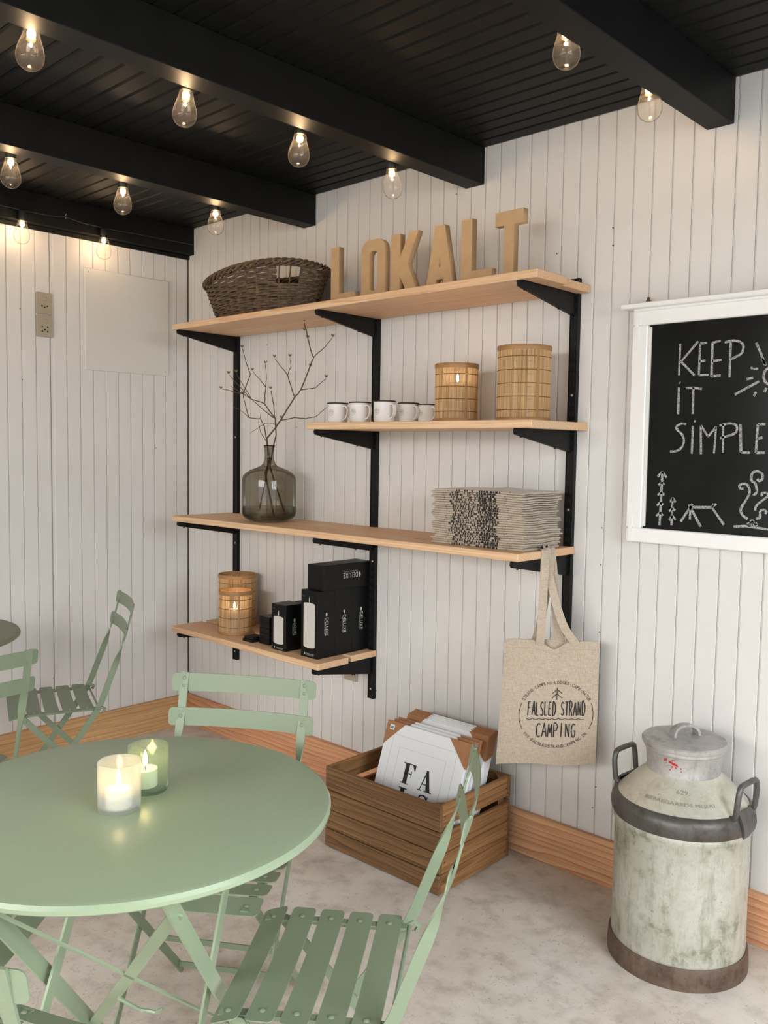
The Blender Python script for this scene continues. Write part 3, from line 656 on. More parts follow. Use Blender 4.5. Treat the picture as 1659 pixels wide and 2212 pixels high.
# ================================================================== bamboo lanterns
def lantern(x, y, z, R, H, label, flame=None, seed=0):
    rnd = random.Random(seed)
    e = empty('bamboo_lantern', (x, y, z), 0, label, 'lantern', 'bamboo lanterns')
    n = int(2 * math.pi * R / .0031); g = G()
    for k in range(n):
        a = 2 * math.pi * k / n; w = .00095 + rnd.uniform(-.0001, .0003); r = R + rnd.uniform(-.0006, .0006); c, s = math.cos(a), math.sin(a)
        vs = []
        for zz in (.006, H - .006):
            for dx, dr in ((-w, -.0007), (-w, .0003), (0, .0010), (w, .0003), (w, -.0007)): vs.append(((r + dr) * c - dx * s, (r + dr) * s + dx * c, zz))
        g.add(vs, [(i, (i + 1) % 5, 5 + (i + 1) % 5, 5 + i) for i in range(5)])
    o = g.build('slat_screen', M_bamboo, e); o['kind'] = 'stuff'
    for zz, hh in ((.0, .012), (H - .016, .016)):
        G().lathe([(R - .002, zz), (R + .0025, zz), (R + .0035, zz + hh * .3), (R + .0035, zz + hh * .8), (R + .002, zz + hh), (R - .002, zz + hh)], 48, closed=True).build('rim_hoop', M_bamboo_rim, e, True)
    nb = 5 if H > .21 else 4
    for k in range(nb):
        zz = .012 + (H - .03) * (k + .55) / (nb + .0)
        G().lathe([(R + .0008, zz - .0014), (R + .0022, zz), (R + .0008, zz + .0014), (R - .0004, zz)], 48, closed=True).build('thread_band', M_bamboo_band, e, True)
    G().box(R * .99, R + .002, -.0035, .0035, .01, H - .01).build('seam_strip', M_bamboo_rim, e).rotation_euler = (0, 0, math.radians(-25))
    G().lathe([(.001, .001), (R - .003, .001), (R - .003, .005), (.001, .005)], 32).build('floor_disc', M_bamboo_rim, e)
    if flame:
        c = empty('pillar_candle', (x + flame[2], y + flame[3], z + .005), 0, flame[0], 'candle', 'candles in lanterns')
        hc = flame[1]
        G().lathe([(.001, 0), (.030, 0), (.031, .003), (.031, hc - .003), (.029, hc), (.022, hc - .003), (.001, hc - .004)], 32).build('wax', M_candle, c, True)
        G().tube([(0, 0, hc - .004), (0, 0, hc + .006)], .0009, 6).build('wick', M_ink, c)
        G().lathe([(.0005, hc + .004), (.0042, hc + .010), (.0052, hc + .015), (.0038, hc + .024), (.0006, hc + .033)], 14).build('flame', M_flame_hot, c, True)
        l = bpy.data.lights.new('candle_light', 'POINT'); l.energy = .10; l.color = (1, .62, .26); l.shadow_soft_size = .006
        lo = bpy.data.objects.new('candle_light', l); COL.objects.link(lo); lo.parent = c; lo.location = (0, 0, hc + .045)
    return e
lantern(1.874, -.190, ZT[1], .0715, .196, 'smaller bamboo lantern with a flame beside the mugs', ('ivory pillar candle burning in the lantern beside the mugs', .125, 0.022, -0.022), 1)
lantern(2.141, -.180, ZT[1], .0835, .238, 'taller bamboo lantern beside the chalkboard-side rail', None, 2)
lantern(.675, -.212, ZT[3], .0705, .190, 'short bamboo lantern lit inside on the lowest shelf', ('ivory pillar candle burning in the short low lantern', .105, 0.024, -0.024), 3)
lantern(.545, -.106, ZT[3], .0830, .238, 'tall bamboo lantern behind the lit one on the lowest shelf', None, 4)

# ================================================================== black candle boxes
def carton(loc, sx, sy, sz, label, front=None, side=None, rot=None, name='candle_box'):
    e = empty(name, loc, 0, label, 'box', 'black candle boxes')
    G().cbox(-sx / 2, sx / 2, -sy / 2, sy / 2, 0, sz, .0012).build('carton', M_box, e)
    G().box(-sx / 2 + .002, sx / 2 - .002, -sy / 2 + .001, sy / 2 - .001, sz, sz + .0006).build('lid_flap', M_box, e)
    if front:
        f = lambda x, y: (x, -sy / 2 - .0004, y)
        rc = sx * .34; zt = sz * front; g = G(); pts = []
        for k in range(13): a = math.pi + math.pi * k / 12; pts.append((rc * math.cos(a), sz * .17 + rc * .22 * math.sin(a)))
        for k in range(13): a = math.pi * k / 12; pts.append((rc * math.cos(a), zt + rc * .16 * math.sin(a)))
        g.add([f(x, y) for x, y in pts], [tuple(range(len(pts)))]); g.build('candle_picture', M_print, e)
        g = G(); g.add([f(x, zt + rc * .1 + y) for x, y in ((-.0012, 0), (.0012, 0), (.0028, .012), (.002, .018), (0, .027), (-.002, .018), (-.0028, .012))], [tuple(range(7))])
        put_text(g, 'DELUXE', f, sx * .48, sz * .022, -sx * .18, sz * .045); g.add([f(x, sz * .042 + y) for x, y in ((-sx * .30, 0), (-sx * .24, 0), (-sx * .23, sz * .02), (-sx * .27, sz * .04), (-sx * .30, sz * .02))], [tuple(range(5))])
        put_text(g, 'HOMEART', f, sx * .46, sz * .009, -sx * .17, sz * .030)
        put_text(g, '7 pcs', f, sx * .16, sz * .014, -sx * .42, sz * .90); g.build('front_print', M_silver, e)
    if side:
        u = sz if side > 0 else sy
        g = G()
        if side > 0:                                           # upright box: word runs downwards
            f = lambda x, y: (sx / 2 + .0004, y, sz * .60 - x)
            put_text(g, 'DELUXE', f, sz * .27, .016, 0, -.006); put_text(g, 'HOMEART', f, sz * .24, .003, .003, -.0115)
            g.add([(sx / 2 + .0004, a, sz * .62 + b) for a, b in ((0, -.002), (.004, .004), (.005, .010), (0, .016), (-.005, .010), (-.004, .004))], [tuple(range(6))])
        else:                                                  # lying box: word upside down
            f = lambda x, y: (sx / 2 + .0004, -x + sy * .20, sz * .62 - y)
            put_text(g, 'DELUXE', f, sy * .30, .020, 0, 0); put_text(g, 'HOMEART', f, sy * .28, .004, .003, -.008)
            g.add([(sx / 2 + .0004, sy * .24 + a, sz * .50 + b) for a, b in ((0, .012), (.005, .006), (.006, 0), (0, -.010), (-.006, 0), (-.005, .006))], [tuple(range(6))])
        g.build('side_print', M_silver, e)
    return e
Z4 = ZT[3]
carton((1.2435, -.2405, Z4), .096, .094, .264, 'tall black candle box at the front with a white candle picture', .80, 1)
carton((1.2435, -.1455, Z4), .096, .094, .264, 'tall black candle box in the middle of the three', None, 1)
carton((1.2435, -.0505, Z4), .096, .094, .264, 'tall black candle box nearest the wall under the lying box', None, 1)
carton((1.2560, -.136, Z4 + .2652), .094, .262, .098, 'black candle box lying on top of the tall boxes', None, -1)
carton((1.065, -.247, Z4), .090, .092, .186, 'shorter black candle box with a white candle picture', .72, 1)
carton((1.092, -.148, Z4), .090, .092, .186, 'second shorter black candle box behind the pictured one', None, None)
carton((1.110, -.052, Z4), .094, .094, .280, 'plain tall black box against the wall behind the others', None, None)
for k in range(5):
    carton((.9405 + random.uniform(-.001, .001), -.2345 + random.uniform(-.001, .001), Z4 + .0232 * k), .064, .064, .0222, '%s small black tealight box of the stack of five' % ('bottom', 'second lowest', 'middle', 'second highest', 'top')[k], None, None, name='tealight_box')
carton((.856, -.258, Z4), .066, .060, .0105, 'flat black box lying in front of the lit lantern', None, None, name='tealight_box')
carton((.860, -.256, Z4 + .0113), .062, .058, .0105, 'upper flat black box in front of the lit lantern', None, None, name='tealight_box')

# ================================================================== stack of folded linen bags
NB = 25
ORD = ['first', 'second', 'third', 'fourth', 'fifth', 'sixth', 'seventh', 'eighth', 'ninth', 'tenth', 'eleventh', 'twelfth', 'thirteenth']
for k in range(NB):
    rnd = random.Random(100 + k)
    h = .0074; x0 = 1.850 + rnd.uniform(-.008, .010); x1 = 2.222 + rnd.uniform(-.012, .012); yf = -.276 + rnd.uniform(-.004, .004); yb = -.075 + rnd.uniform(-.01, .006)
    ordn = 'bottom' if k == 0 else 'top' if k == NB - 1 else None
    e = empty('folded_tote_bag', ((x0 + x1) / 2, (yf + yb) / 2, ZT[2] + k * h), 0,
              {0: 'bottom folded linen bag of the stack on the shelf', NB - 1: 'top folded linen bag of the stack on the shelf'}.get(k, 'folded linen bag, %s from the %s of the stack' % ((ORD[k], 'bottom') if k < 13 else (ORD[NB - 1 - k], 'top'))), 'tote bag', 'folded linen bags in the stack')
    cx, cy = (x0 + x1) / 2, (yf + yb) / 2; nx, ny = 22, 9; g = G(); ph = .22 * k
    top = k == NB - 1
    def zt(u, v): 
        w = .0016 * math.sin(9 * v + ph) * max(0, (u - .8) * 5) + .0008 * math.sin(14 * u + ph)
        return w + (.010 * max(0, 1 - abs(u - .42) / .16) * max(0, v - .35) if top else 0)
    rings = []
    for i in range(nx + 1):
        u = i / nx; X = x0 + (x1 - x0) * u - cx; ex = 1 - max(0, (u - .96) / .04) ** 2 * .35; ring = []
        n2 = 7
        for j in range(n2): t = j / (n2 - 1); Y = yf + .0035 + (yb - yf - .0035) * t - cy; ring.append((X, Y, h * .5 + h * .47 * ex + zt(u, t)))
        ring.append((X + .002 * (u > .9), yb - cy + .001, h * .5 + zt(u, 1)))
        for j in range(n2): t = 1 - j / (n2 - 1); Y = yf + .0035 + (yb - yf - .0035) * t - cy; ring.append((X, Y, max(0.0, h * .5 - h * .47 * ex + (zt(u, t) if k else 0) * (not top))))
        for a in (-60, -20, 20, 60): ring.append((X, yf + .0035 - cy - .0035 * math.cos(math.radians(a)), h * .5 + h * .47 * math.sin(math.radians(a)) + (zt(u, 0) if k else 0)))
        rings.append(ring)
    m = len(rings[0]); vs = [p for r in rings for p in r]; fs = [(i * m + j, i * m + (j + 1) % m, (i + 1) * m + (j + 1) % m, (i + 1) * m + j) for i in range(nx) for j in range(m)] + [tuple(range(m)), tuple((nx) * m + j for j in range(m))][::1]
    g.add(vs, fs); g.build('folded_cloth', M_linen, e, True)
    g = G()                                                    # the print runs over the fold: short black strokes
    def fold(x, z): 
        a = (z / h - .5) * 2; return (x - cx, yf - cy + .0030 * (1 - math.sqrt(max(0, 1 - min(1, a * a) * .9))) - .0009, h * .5 + a * h * .44)
    sh = .010 * math.sin(k * .55) + .006 * math.sin(k * 1.9) + rnd.uniform(-.002, .002)
    for xx in (1.905, 2.155): stroke(g, [(xx + sh, 0), (xx + sh + .001, h)], .0036, fold)
    for q, xx in enumerate((1.936, 1.944, 1.957, 1.966, 1.978, 1.987, 1.999, 2.008, 2.018, 2.036, 2.047, 2.056, 2.064, 2.071, 2.079, 2.086, 2.093, 2.100, 2.108, 2.116)):
        bend = .004 * math.sin(q * 2.3 + k * .8); xx += sh + rnd.uniform(-.0015, .0015)
        if rnd.random() < .12: continue
        stroke(g, [(xx, h * .02), (xx + bend * .6, h * .5), (xx + bend * .2, h * .98)], .0046 if xx < 2.03 else .0052, fold)
        if rnd.random() < .16: stroke(g, [(xx, h * .5), (xx + .008, h * .5)], .003, fold)
    g.build('fold_print', M_ink, e)['kind'] = 'stuff'

# ================================================================== hanging tote bag
TL, TR, BL, BR = Vector((2.118, -.212, .806)), Vector((2.391, -.092, .822)), Vector((2.091, -.212, .380)), Vector((2.392, -.090, .428))
be = empty('tote_bag', (2.26, -.15, .40), 0, 'natural linen tote bag printed with a round camping logo, hanging from the shelf', 'tote bag')
org = Vector((2.26, -.15, .40)); nrm = (TR - TL).cross(BL - TL).normalized()
if nrm.y > 0: nrm = -nrm
def bagp(u, v, s=1, off=0.0):
    p = TL.lerp(TR, u).lerp(BL.lerp(BR, u), v)
    th = .010 * (math.sin(math.pi * min(1, max(0, u))) ** .6) * (1 - .5 * v) + .0015
    fold = .010 * math.exp(-((u - .52) / .10) ** 2) * math.exp(-(v / .16) ** 2)
    wob = .004 * math.sin(5 * u + 3 * v) * (v ** 1.2) + .003 * math.sin(11 * u) * max(0, v - .85) * 6
    dz = -.030 * math.exp(-((u - .53) / .11) ** 2) * (1 - v) ** 6 if s > 0 else -.002
    return p + nrm * (s * th + wob - (fold if s > 0 else 0) + off) + Vector((0, 0, dz + .004 * math.sin(7 * u) * max(0, v - .9) * 10)) - org
for s, nm in ((1, 'front_panel'), (-1, 'back_panel')):
    g = G(); nu, nv = 36, 40
    vs = [bagp(i / nu, j / nv, s, o) for o in (0, -.0012) for j in range(nv + 1) for i in range(nu + 1)]; M0 = (nu + 1) * (nv + 1)
    fs = []
    for j in range(nv):
        for i in range(nu):
            a = j * (nu + 1) + i; fs.append((a, a + 1, a + nu + 2, a + nu + 1)); fs.append((M0 + a, M0 + a + nu + 1, M0 + a + nu + 2, M0 + a + 1))
    for i in range(nu):
        for a, b in ((i, i + 1), (nv * (nu + 1) + i, nv * (nu + 1) + i + 1)): fs.append((a, b, M0 + b, M0 + a))
    for j in range(nv):
        for c in (0, nu): a = j * (nu + 1) + c; b = a + nu + 1; fs.append((a, b, M0 + b, M0 + a))
    g.add(vs, fs); g.build(nm, M_linen, be, True)
HK = Vector((2.262, -.172, ZT[2] + .006))
g = G(); 
hem = lambda u, v: bagp(u, v, 1, .0006)
stroke(g, [(u / 30, .065) for u in range(31)], .0016, hem, False)
g.build('hem_stitching', M_bamboo_rim, be)
for s, ua, ub, dd in ((1, .385, .775, -.016), (-1, .31, .60, .012)):
    A_, B_ = bagp(ua, .03, s, .002 * s) + org, bagp(ub, .03, s, .002 * s) + org
    H_ = HK + Vector((.006, dd, 0)); Q = []
    edge = Vector((2.246, H_.y, ZT[2] + .003))
    P = [A_, A_.lerp(Vector((2.249, H_.y - .008, .95)), .45) + nrm * .004, Vector((2.250, H_.y - .010, 1.03)), Vector((2.2465, H_.y - .006, 1.088)), Vector((2.2455, H_.y - .003, 1.1055)), Vector((2.237, H_.y, ZT[2] + .0060)), Vector((2.2470, H_.y + .004, 1.1065)), Vector((2.2475, H_.y + .007, 1.088)), Vector((2.252, H_.y + .012, 1.03)), B_.lerp(Vector((2.252, H_.y + .010, .95)), .5) + nrm * .005, B_]
    for i in range(len(P) - 1):
        p0, p1, p2, p3 = P[max(i - 1, 0)], P[i], P[i + 1], P[min(i + 2, len(P) - 1)]
        for k in range(6):
            t = k / 6; Q.append(.5 * ((2 * p1) + (p2 - p0) * t + (2 * p0 - 5 * p1 + 4 * p2 - p3) * t * t + (3 * p1 - p0 - 3 * p2 + p3) * t ** 3))
    Q.append(P[-1]); Q = [q - org for q in Q]; n = len(Q)
    wd0 = (TR - TL).normalized()
    G().strip(Q, [wd0.lerp(Vector((0.25, 1, 0)), math.sin(math.pi * i / (n - 1)) ** 1.5) for i in range(n)], .026, .0022).build('strap', M_linen, be, True)
g = G(); BW, BHh = .298, .425; U0, V0, RR = .585, .592, .112
lf = lambda x, y: bagp(U0 + x / BW, V0 - y / BHh, 1, .0014)
def arc_text(t, r, a0, a1, h, inside=False):
    n = len(t)
    for i, ch in enumerate(t):
        if ch == ' ': continue
        a = math.radians(a0 + (a1 - a0) * i / (n - 1)); up = -1 if inside else 1
        rx, ry = math.cos(a), math.sin(a); tx, ty = (math.sin(a), -math.cos(a)) if not inside else (-math.sin(a), math.cos(a))
        if ch == '·' or ch == '.':
            stroke(g, [(r * rx + tx * -.0008, r * ry + ty * -.0008), (r * rx + tx * .0008, r * ry + ty * .0008)], .0018, lf); continue
        f = lambda x, y: lf(r * rx + tx * x + rx * up * y, r * ry + ty * x + ry * up * y)
        put_text(g, ch, f, h * .62 if ch != 'I' else h * .2, h, -h * .31, -h * .5 if inside else -h * .5)
arc_text('STRAND·CAMPING·LODGES·CAFÉ·NATUR', RR, 153, 27, .0105)
arc_text('WWW.FALSLEDSTRANDCAMPING.DK', RR, 216, 324, .0105, True)
for a0, a1 in ((160, 208), (20, -26)): stroke(g, [(RR * math.cos(math.radians(a0 + (a1 - a0) * k / 16)), RR * math.sin(math.radians(a0 + (a1 - a0) * k / 16))) for k in range(17)], .0016, lf, False)
def hand(txt, x0, y0, w, h, sw):                               # narrow hand-drawn capitals
    L = {'F': [[(0, 0), (.08, 1), (.75, 1)], [(.05, .55), (.6, .58)]], 'A': [[(0, 0), (.5, 1), (1, 0)], [(.2, .33), (.8, .36)]], 'L': [[(.1, 1), (.1, 0), (.75, .02)]], 'S': [[(.85, .88), (.5, 1), (.15, .85), (.2, .62), (.75, .38), (.85, .15), (.5, 0), (.1, .12)]],
         'E': [[(.8, 1), (.1, 1), (.1, 0), (.85, 0)], [(.1, .5), (.65, .52)]], 'D': [[(.1, 0), (.1, 1), (.5, .97), (.85, .7), (.85, .3), (.5, .03), (.1, 0)]], 'T': [[(0, 1), (1, 1)], [(.5, 1), (.5, 0)]], 'R': [[(.1, 0), (.1, 1), (.55, 1), (.8, .78), (.55, .52), (.1, .5)], [(.4, .5), (.9, 0)]],
         'N': [[(.1, 0), (.1, 1), (.85, 0), (.88, 1)]], 'C': [[(.85, .9), (.5, 1), (.15, .75), (.1, .35), (.4, 0), (.85, .08)]], 'M': [[(0, 0), (.18, 1), (.5, .3), (.82, 1), (1, 0)]], 'P': [[(.1, 0), (.1, 1), (.6, 1), (.85, .78), (.6, .5), (.1, .48)]], 'I': [[(.4, 0), (.45, 1)]], 'G': [[(.85, .9), (.5, 1), (.15, .75), (.1, .35), (.4, 0), (.8, .1), (.85, .45), (.5, .45)]]}
    n = len(txt); cw = w / n
    for i, ch in enumerate(txt):
        for s in L.get(ch, []): stroke(g, [(x0 + cw * (i + .1 + .78 * a), y0 + h * b * (1 + .04 * math.sin(i * 2.1)) + .001 * math.sin(i * 1.7)) for a, b in s], sw, lf, len(s) > 5)
hand('FALSLED STRAND', -.086, -.004, .176, .047, .0034)
hand('CAMPING', -.058, -.078, .122, .046, .0034)
wv = []
for k in range(9):
    for t in range(5): wv.append((-.089 + (k + t / 5) * .0198, -.014 - .0045 * math.sin(math.pi * t / 5)))
stroke(g, wv, .0024, lf, False)
stroke(g, [(.002, .050), (.002, .093)], .0024, lf)
for a, b in ((.056, .072), (.072, .087)): stroke(g, [(-.013, a), (.002, b), (.018, a)], .0024, lf, False)
g.build('round_logo', M_ink, be)

# ================================================================== crate with framed prints
CR = empty('wooden_crate', (1.794, -.266, 0), math.radians(1.0), 'old brown wooden crate on the floor filled with framed prints', 'crate')
CL, CD, CHt = .522, .390, .292
rows = [(.004, .066), (.0695, .136), (.1395, .206), (.2095, CHt)]
for z0, z1 in rows:
    for s in (-1, 1):
        y = s * CD / 2; j = random.uniform(-.0012, .0012)
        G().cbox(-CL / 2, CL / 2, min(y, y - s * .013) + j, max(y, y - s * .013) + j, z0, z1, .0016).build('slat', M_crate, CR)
rows2 = [(.004, .066), (.069, .132), (.1345, .200), (.222, CHt)]
for z0, z1 in rows2:
    for s in (-1, 1):
        x = s * (CL / 2 - .0005); j = random.uniform(-.0012, .0012)
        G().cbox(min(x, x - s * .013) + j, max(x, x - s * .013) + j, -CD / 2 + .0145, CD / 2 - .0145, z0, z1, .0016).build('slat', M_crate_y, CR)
for sx in (-1, 1):
    for sy in (-1, 1):
        a, b = sx * (CL / 2 - .0155), sy * (CD / 2 - .0155); t = .036; g = G()
        tri = [(a, b), (a - sx * t, b), (a, b - sy * t)]
        g.add([(x, y, .012) for x, y in tri] + [(x, y, CHt - .003) for x, y in tri], [(0, 1, 2), (5, 4, 3), (0, 1, 4, 3), (1, 2, 5, 4), (2, 0, 3, 5)])
        g.build('corner_post', M_crate, CR)
for k in range(4): G().cbox(-CL / 2 + .016, CL / 2 - .016, -CD / 2 + .016 + k * .0905, -CD / 2 + .016 + k * .0905 + .084, .004, .013, .001).build('bottom_board', M_crate, CR)
nl = G().lathe([(.0032, 0), (.0032, .0012)], 8).mesh('nail_head', M_can_band)
for z0, z1 in rows:
    for x in (-.245, -.225, .225, .245):
        o = link('nail_head', nl, CR); o.location = (x, -CD / 2 - .0008, (z0 + z1) / 2 + random.uniform(-.015, .015)); o.rotation_euler = (math.radians(90), 0, 0)
for z0, z1 in rows2:
    for y in (-.17, .17):
        o = link('nail_head', nl, CR); o.location = (CL / 2 + .0006, y, (z0 + z1) / 2 + random.uniform(-.015, .015)); o.rotation_euler = (0, math.radians(90), 0)
def didone(g, ch, fn, x, y, w, h):
    t = .045 * h; B = .30 * w; P = []
    R_ = lambda a, b, c, d: P.append([(a, b), (c, b), (c, d), (a, d)])
    if ch == 'F': R_(.16, 0, .46, 1); R_(0, 0, .62, .045); R_(0, .955, .95, 1); P.append([(.95, .955), (.95, .70), (.90, .70), (.72, .955)]); R_(.46, .50, .70, .545); R_(.68, .38, .73, .66)
    if ch == 'L': R_(.16, 0, .46, 1); R_(0, 0, .90, .045); R_(0, .955, .62, 1); P.append([(.92, 0), (.97, .32), (.92, .32), (.70, .03)])
    if ch == 'A': P.append([(.40, 1), (.56, 1), (.92, .04), (.60, .04)]); P.append([(.44, .97), (.48, .85), (.16, .03), (.11, .03)]); R_(.22, .30, .72, .345); R_(0, 0, .30, .045); R_(.48, 0, 1.04, .045)
    for q in P: g.add([fn(x + a * w, y + b * h) for a, b in q], [tuple(range(len(q)))])
    if ch == 'S':
        stroke(g, [(x + w * a, y + h * b) for a, b in ((.16, .80), (.22, .66), (.45, .56), (.66, .42), (.74, .26), (.66, .12))], w * .26, fn)
        stroke(g, [(x + w * a, y + h * b) for a, b in ((.18, .74), (.24, .92), (.46, .985), (.66, .94), (.78, .80))], w * .09, fn); stroke(g, [(x + w * a, y + h * b) for a, b in ((.72, .24), (.62, .06), (.40, .015), (.22, .07), (.10, .22))], w * .09, fn)
        stroke(g, [(x + w * .80, y + h * .98), (x + w * .80, y + h * .70)], w * .07, fn); stroke(g, [(x + w * .09, y + h * .02), (x + w * .09, y + h * .30)], w * .07, fn)
PW, PH, PT = .366, .455, .0118
FRM = G().cbox(-PW / 2, PW / 2, 0, PT, 0, PH, .0015).mesh('frame', M_paper)
g = G()
corner = {}
for s in (-1, 1):
    g = G(); c = .085; x = s * (PW / 2 + .0012)
    tri = [(x, PH + .0012), (x - s * c, PH + .0012), (x - s * c * .55 + s * c * .55, PH - c)]
    tri = [(x, PH + .0012), (x - s * c, PH + .0012), (x, PH - c)]
    g.add([(a, -.0012, b) for a, b in tri] + [(a, PT + .0012, b) for a, b in tri], [(0, 1, 2), (5, 4, 3), (0, 1, 4, 3), (1, 2, 5, 4), (2, 0, 3, 5)])
    corner[s] = g.mesh('cardboard_corner', M_card)
lean = math.atan2(.150, .43)
prints = [(-.418, 1.842, 'front'), (-.392, 1.850, 'second'), (-.368, 1.846, 'third'), (-.312, 1.842, 0), (-.296, 1.838, 0), (-.280, 1.833, 0), (-.264, 1.828, 0), (-.248, 1.822, 0)]
for i, (yb, xc, nm) in enumerate(prints):
    lb = {'front': 'front framed white print with black letters in the crate', 'second': 'framed print directly behind the lettered one, with a price sticker', 'third': 'third framed print from the front of the crate'}.get(nm, '%s framed print from the back of the crate, cardboard on its corners' % ORD[7 - i])
    e = empty('framed_print', (xc, yb, .0135), 0, lb, 'print', 'framed prints in the crate'); e.rotation_euler = (-lean, 0, math.radians(.6))
    link('frame', FRM, e)
    for s in (-1, 1): link('cardboard_corner', corner[s], e)
    if i < 2:
        st = G().box(-.010, .010, -.0020, -.0014, -.009, .009).build('price_sticker', M_paper, e); st.location = (-PW / 2 + .026, 0, PH - .020)
        gg = G()
        for k in range(8): gg.box(-.007 + k * .0018, -.0064 + k * .0018 + .0003 * (k % 3), -.0023, -.0021, -.005, .004)
        gg.build('barcode', M_ink, st)
    if i == 0:
        m = .055; gg = G()
        for a, w in ((.040, .0011), (.078, .0008)):
            x0, x1, z0, z1 = -PW / 2 + a, PW / 2 - a, a, PH - a
            for q in ((x0, x1, z0, z0 + w), (x0, x1, z1 - w, z1), (x0, x0 + w, z0, z1), (x1 - w, x1, z0, z1)): gg.box(q[0], q[1], -.0006, -.0002, q[2], q[3])
        gg.build('mat_line', M_silver, e)
        pf = lambda x, z: (x, -.0009, z)
        hh = .070; zz = PH - .192
        for ch, x, z in (('F', -.068, zz), ('A', .012, zz - .004), ('L', -.068, zz - .084), ('S', .014, zz - .086), ('L', -.068, zz - .168)):
            gg = G(); didone(gg, ch, pf, x, z, .058, hh); gg.build('poster_letter', M_ink, e)

# ================================================================== milk can
MC = empty('milk_can', (2.735, -.2155, 0), 0, 'dented old metal milk can with lid and two side handles', 'milk can')
G().lathe([(.001, .012), (.183, .012), (.185, 0), (.190, 0), (.1905, .02), (.188, .055), (.184, .060), (.181, .058)], 72).build('base_band', M_can_band, MC, True)
G().lathe([(.181, .052), (.1805, .20), (.181, .385), (.1855, .392), (.186, .402), (.183, .408)], 72).build('body', M_can, MC, True)
G().lathe([(.181, .404), (.187, .408), (.192, .420), (.1935, .434), (.191, .448), (.184, .460), (.176, .465), (.170, .463)], 72).build('hoop', M_can_ring, MC, True)
shp = [(.176, .462), (.163, .476), (.140, .499), (.118, .520), (.104, .531), (.0985, .538)]
G().lathe(shp, 72).build('shoulder', M_can_sh, MC, True)
G().lathe([(.0985, .535), (.0995, .541), (.0975, .545), (.1025, .592), (.1045, .596), (.107, .598), (.108, .603), (.106, .607), (.100, .607)], 72).build('neck', M_can_lid, MC, True)
lid = G().lathe([(.104, .608), (.1125, .608), (.1145, .613), (.1145, .620), (.111, .624), (.080, .628), (.040, .631), (.001, .632)], 72).build('lid', M_can_lid, MC, True)
hp = []
for k in range(13):
    a = math.pi * k / 12; hp.append(Vector((.040 * math.cos(a), 0, .627 + .034 * math.sin(a) ** .7 if 0 < k < 12 else .627)))
hm = G().strip(hp, Vector((0, 1, 0)), [.020 + .010 * (1 - math.sin(math.pi * k / 12)) for k in range(13)], .0075).build('lid_handle', M_can_lid, lid, True); hm.rotation_euler = (0, 0, math.radians(60))
ha = math.radians(23.9 - 28)
for s in (1, -1):
    rd = Vector((math.cos(ha) * s, math.sin(ha) * s, 0)); tn = Vector((-rd.y, rd.x, 0)); P = []
    for t, o, z in ((-.050, .160, .470), (-.054, .180, .476), (-.055, .186, .535), (-.045, .186, .562), (.045, .186, .562), (.055, .186, .535), (.054, .180, .476), (.050, .160, .470)): P.append(rd * o + tn * t + Vector((0, 0, z - .012)))
    Q = []
    for i in range(len(P) - 1):
        for k in range(4): Q.append(P[i].lerp(P[i + 1], k / 4))
    Q.append(P[-1]); Q = [Q[0]] + [(Q[i - 1] + 2 * Q[i] + Q[i + 1]) / 4 for i in range(1, len(Q) - 1)] + [Q[-1]]
    hd = G().tube(Q, .0078, 10).build('side_handle', M_can_ring, MC, True)
    pl = [rd * (.176 + .004 * k) + tn * w + Vector((0, 0, z)) for k, w, z in ((2, 0, .400), (4.2, 0, .420), (4.4, 0, .436), (3.6, 0, .452), (0, 0, .474))]
    G().strip(pl, tn, [.03, .06, .075, .08, .07], .006).build('handle_plate', M_can_ring, hd, True)
g = G(); ca = math.radians(-66)
def cone(x, y, z0=.486):
    z = z0 + y * .66
    for (r0, a), (r1, b) in zip(shp, shp[1:]):
        if a <= z <= b: r = r0 + (r1 - r0) * (z - a) / (b - a); break
    else: r = .15
    an = ca + x / .150; return ((r + .0011) * math.cos(an), (r + .0011) * math.sin(an), z + .0006)
put_text(g, '629.', lambda x, y: cone(x, y, .5085), .040, .013, -.018, 0)
put_text(g, 'BJERREGAARDS MEJERI', lambda x, y: cone(x, y, .4835), .185, .014, -.100, 0)
g.build('stamped_lettering', plain('stamped_shadow', rgb(150, 146, 128), .5, metal=.3), MC)
g = G(); rnd = random.Random(5)
for k in range(26):
    a = math.radians(-66 - 22 + rnd.gauss(0, 9)); z = .572 + rnd.gauss(0, .012); r = .0985 + .005 * (z - .545) / .047 + .0012; s = rnd.uniform(.001, .0035)
    if k < 5: a = math.radians(-66 - 20 + 2.4 * k); z = .582 - .0015 * k; s = .0042
    z = min(.588, max(.55, z)); r = .0975 + .005 * (z - .545) / .047 + .0009
    g.add([(r * math.cos(a + s / r * math.cos(q)), r * math.sin(a + s / r * math.cos(q)), z + s * .8 * math.sin(q)) for q in [k2 * 1.05 for k2 in range(6)]], [tuple(range(6))])
g.build('red_paint_marks', M_can_red, MC)

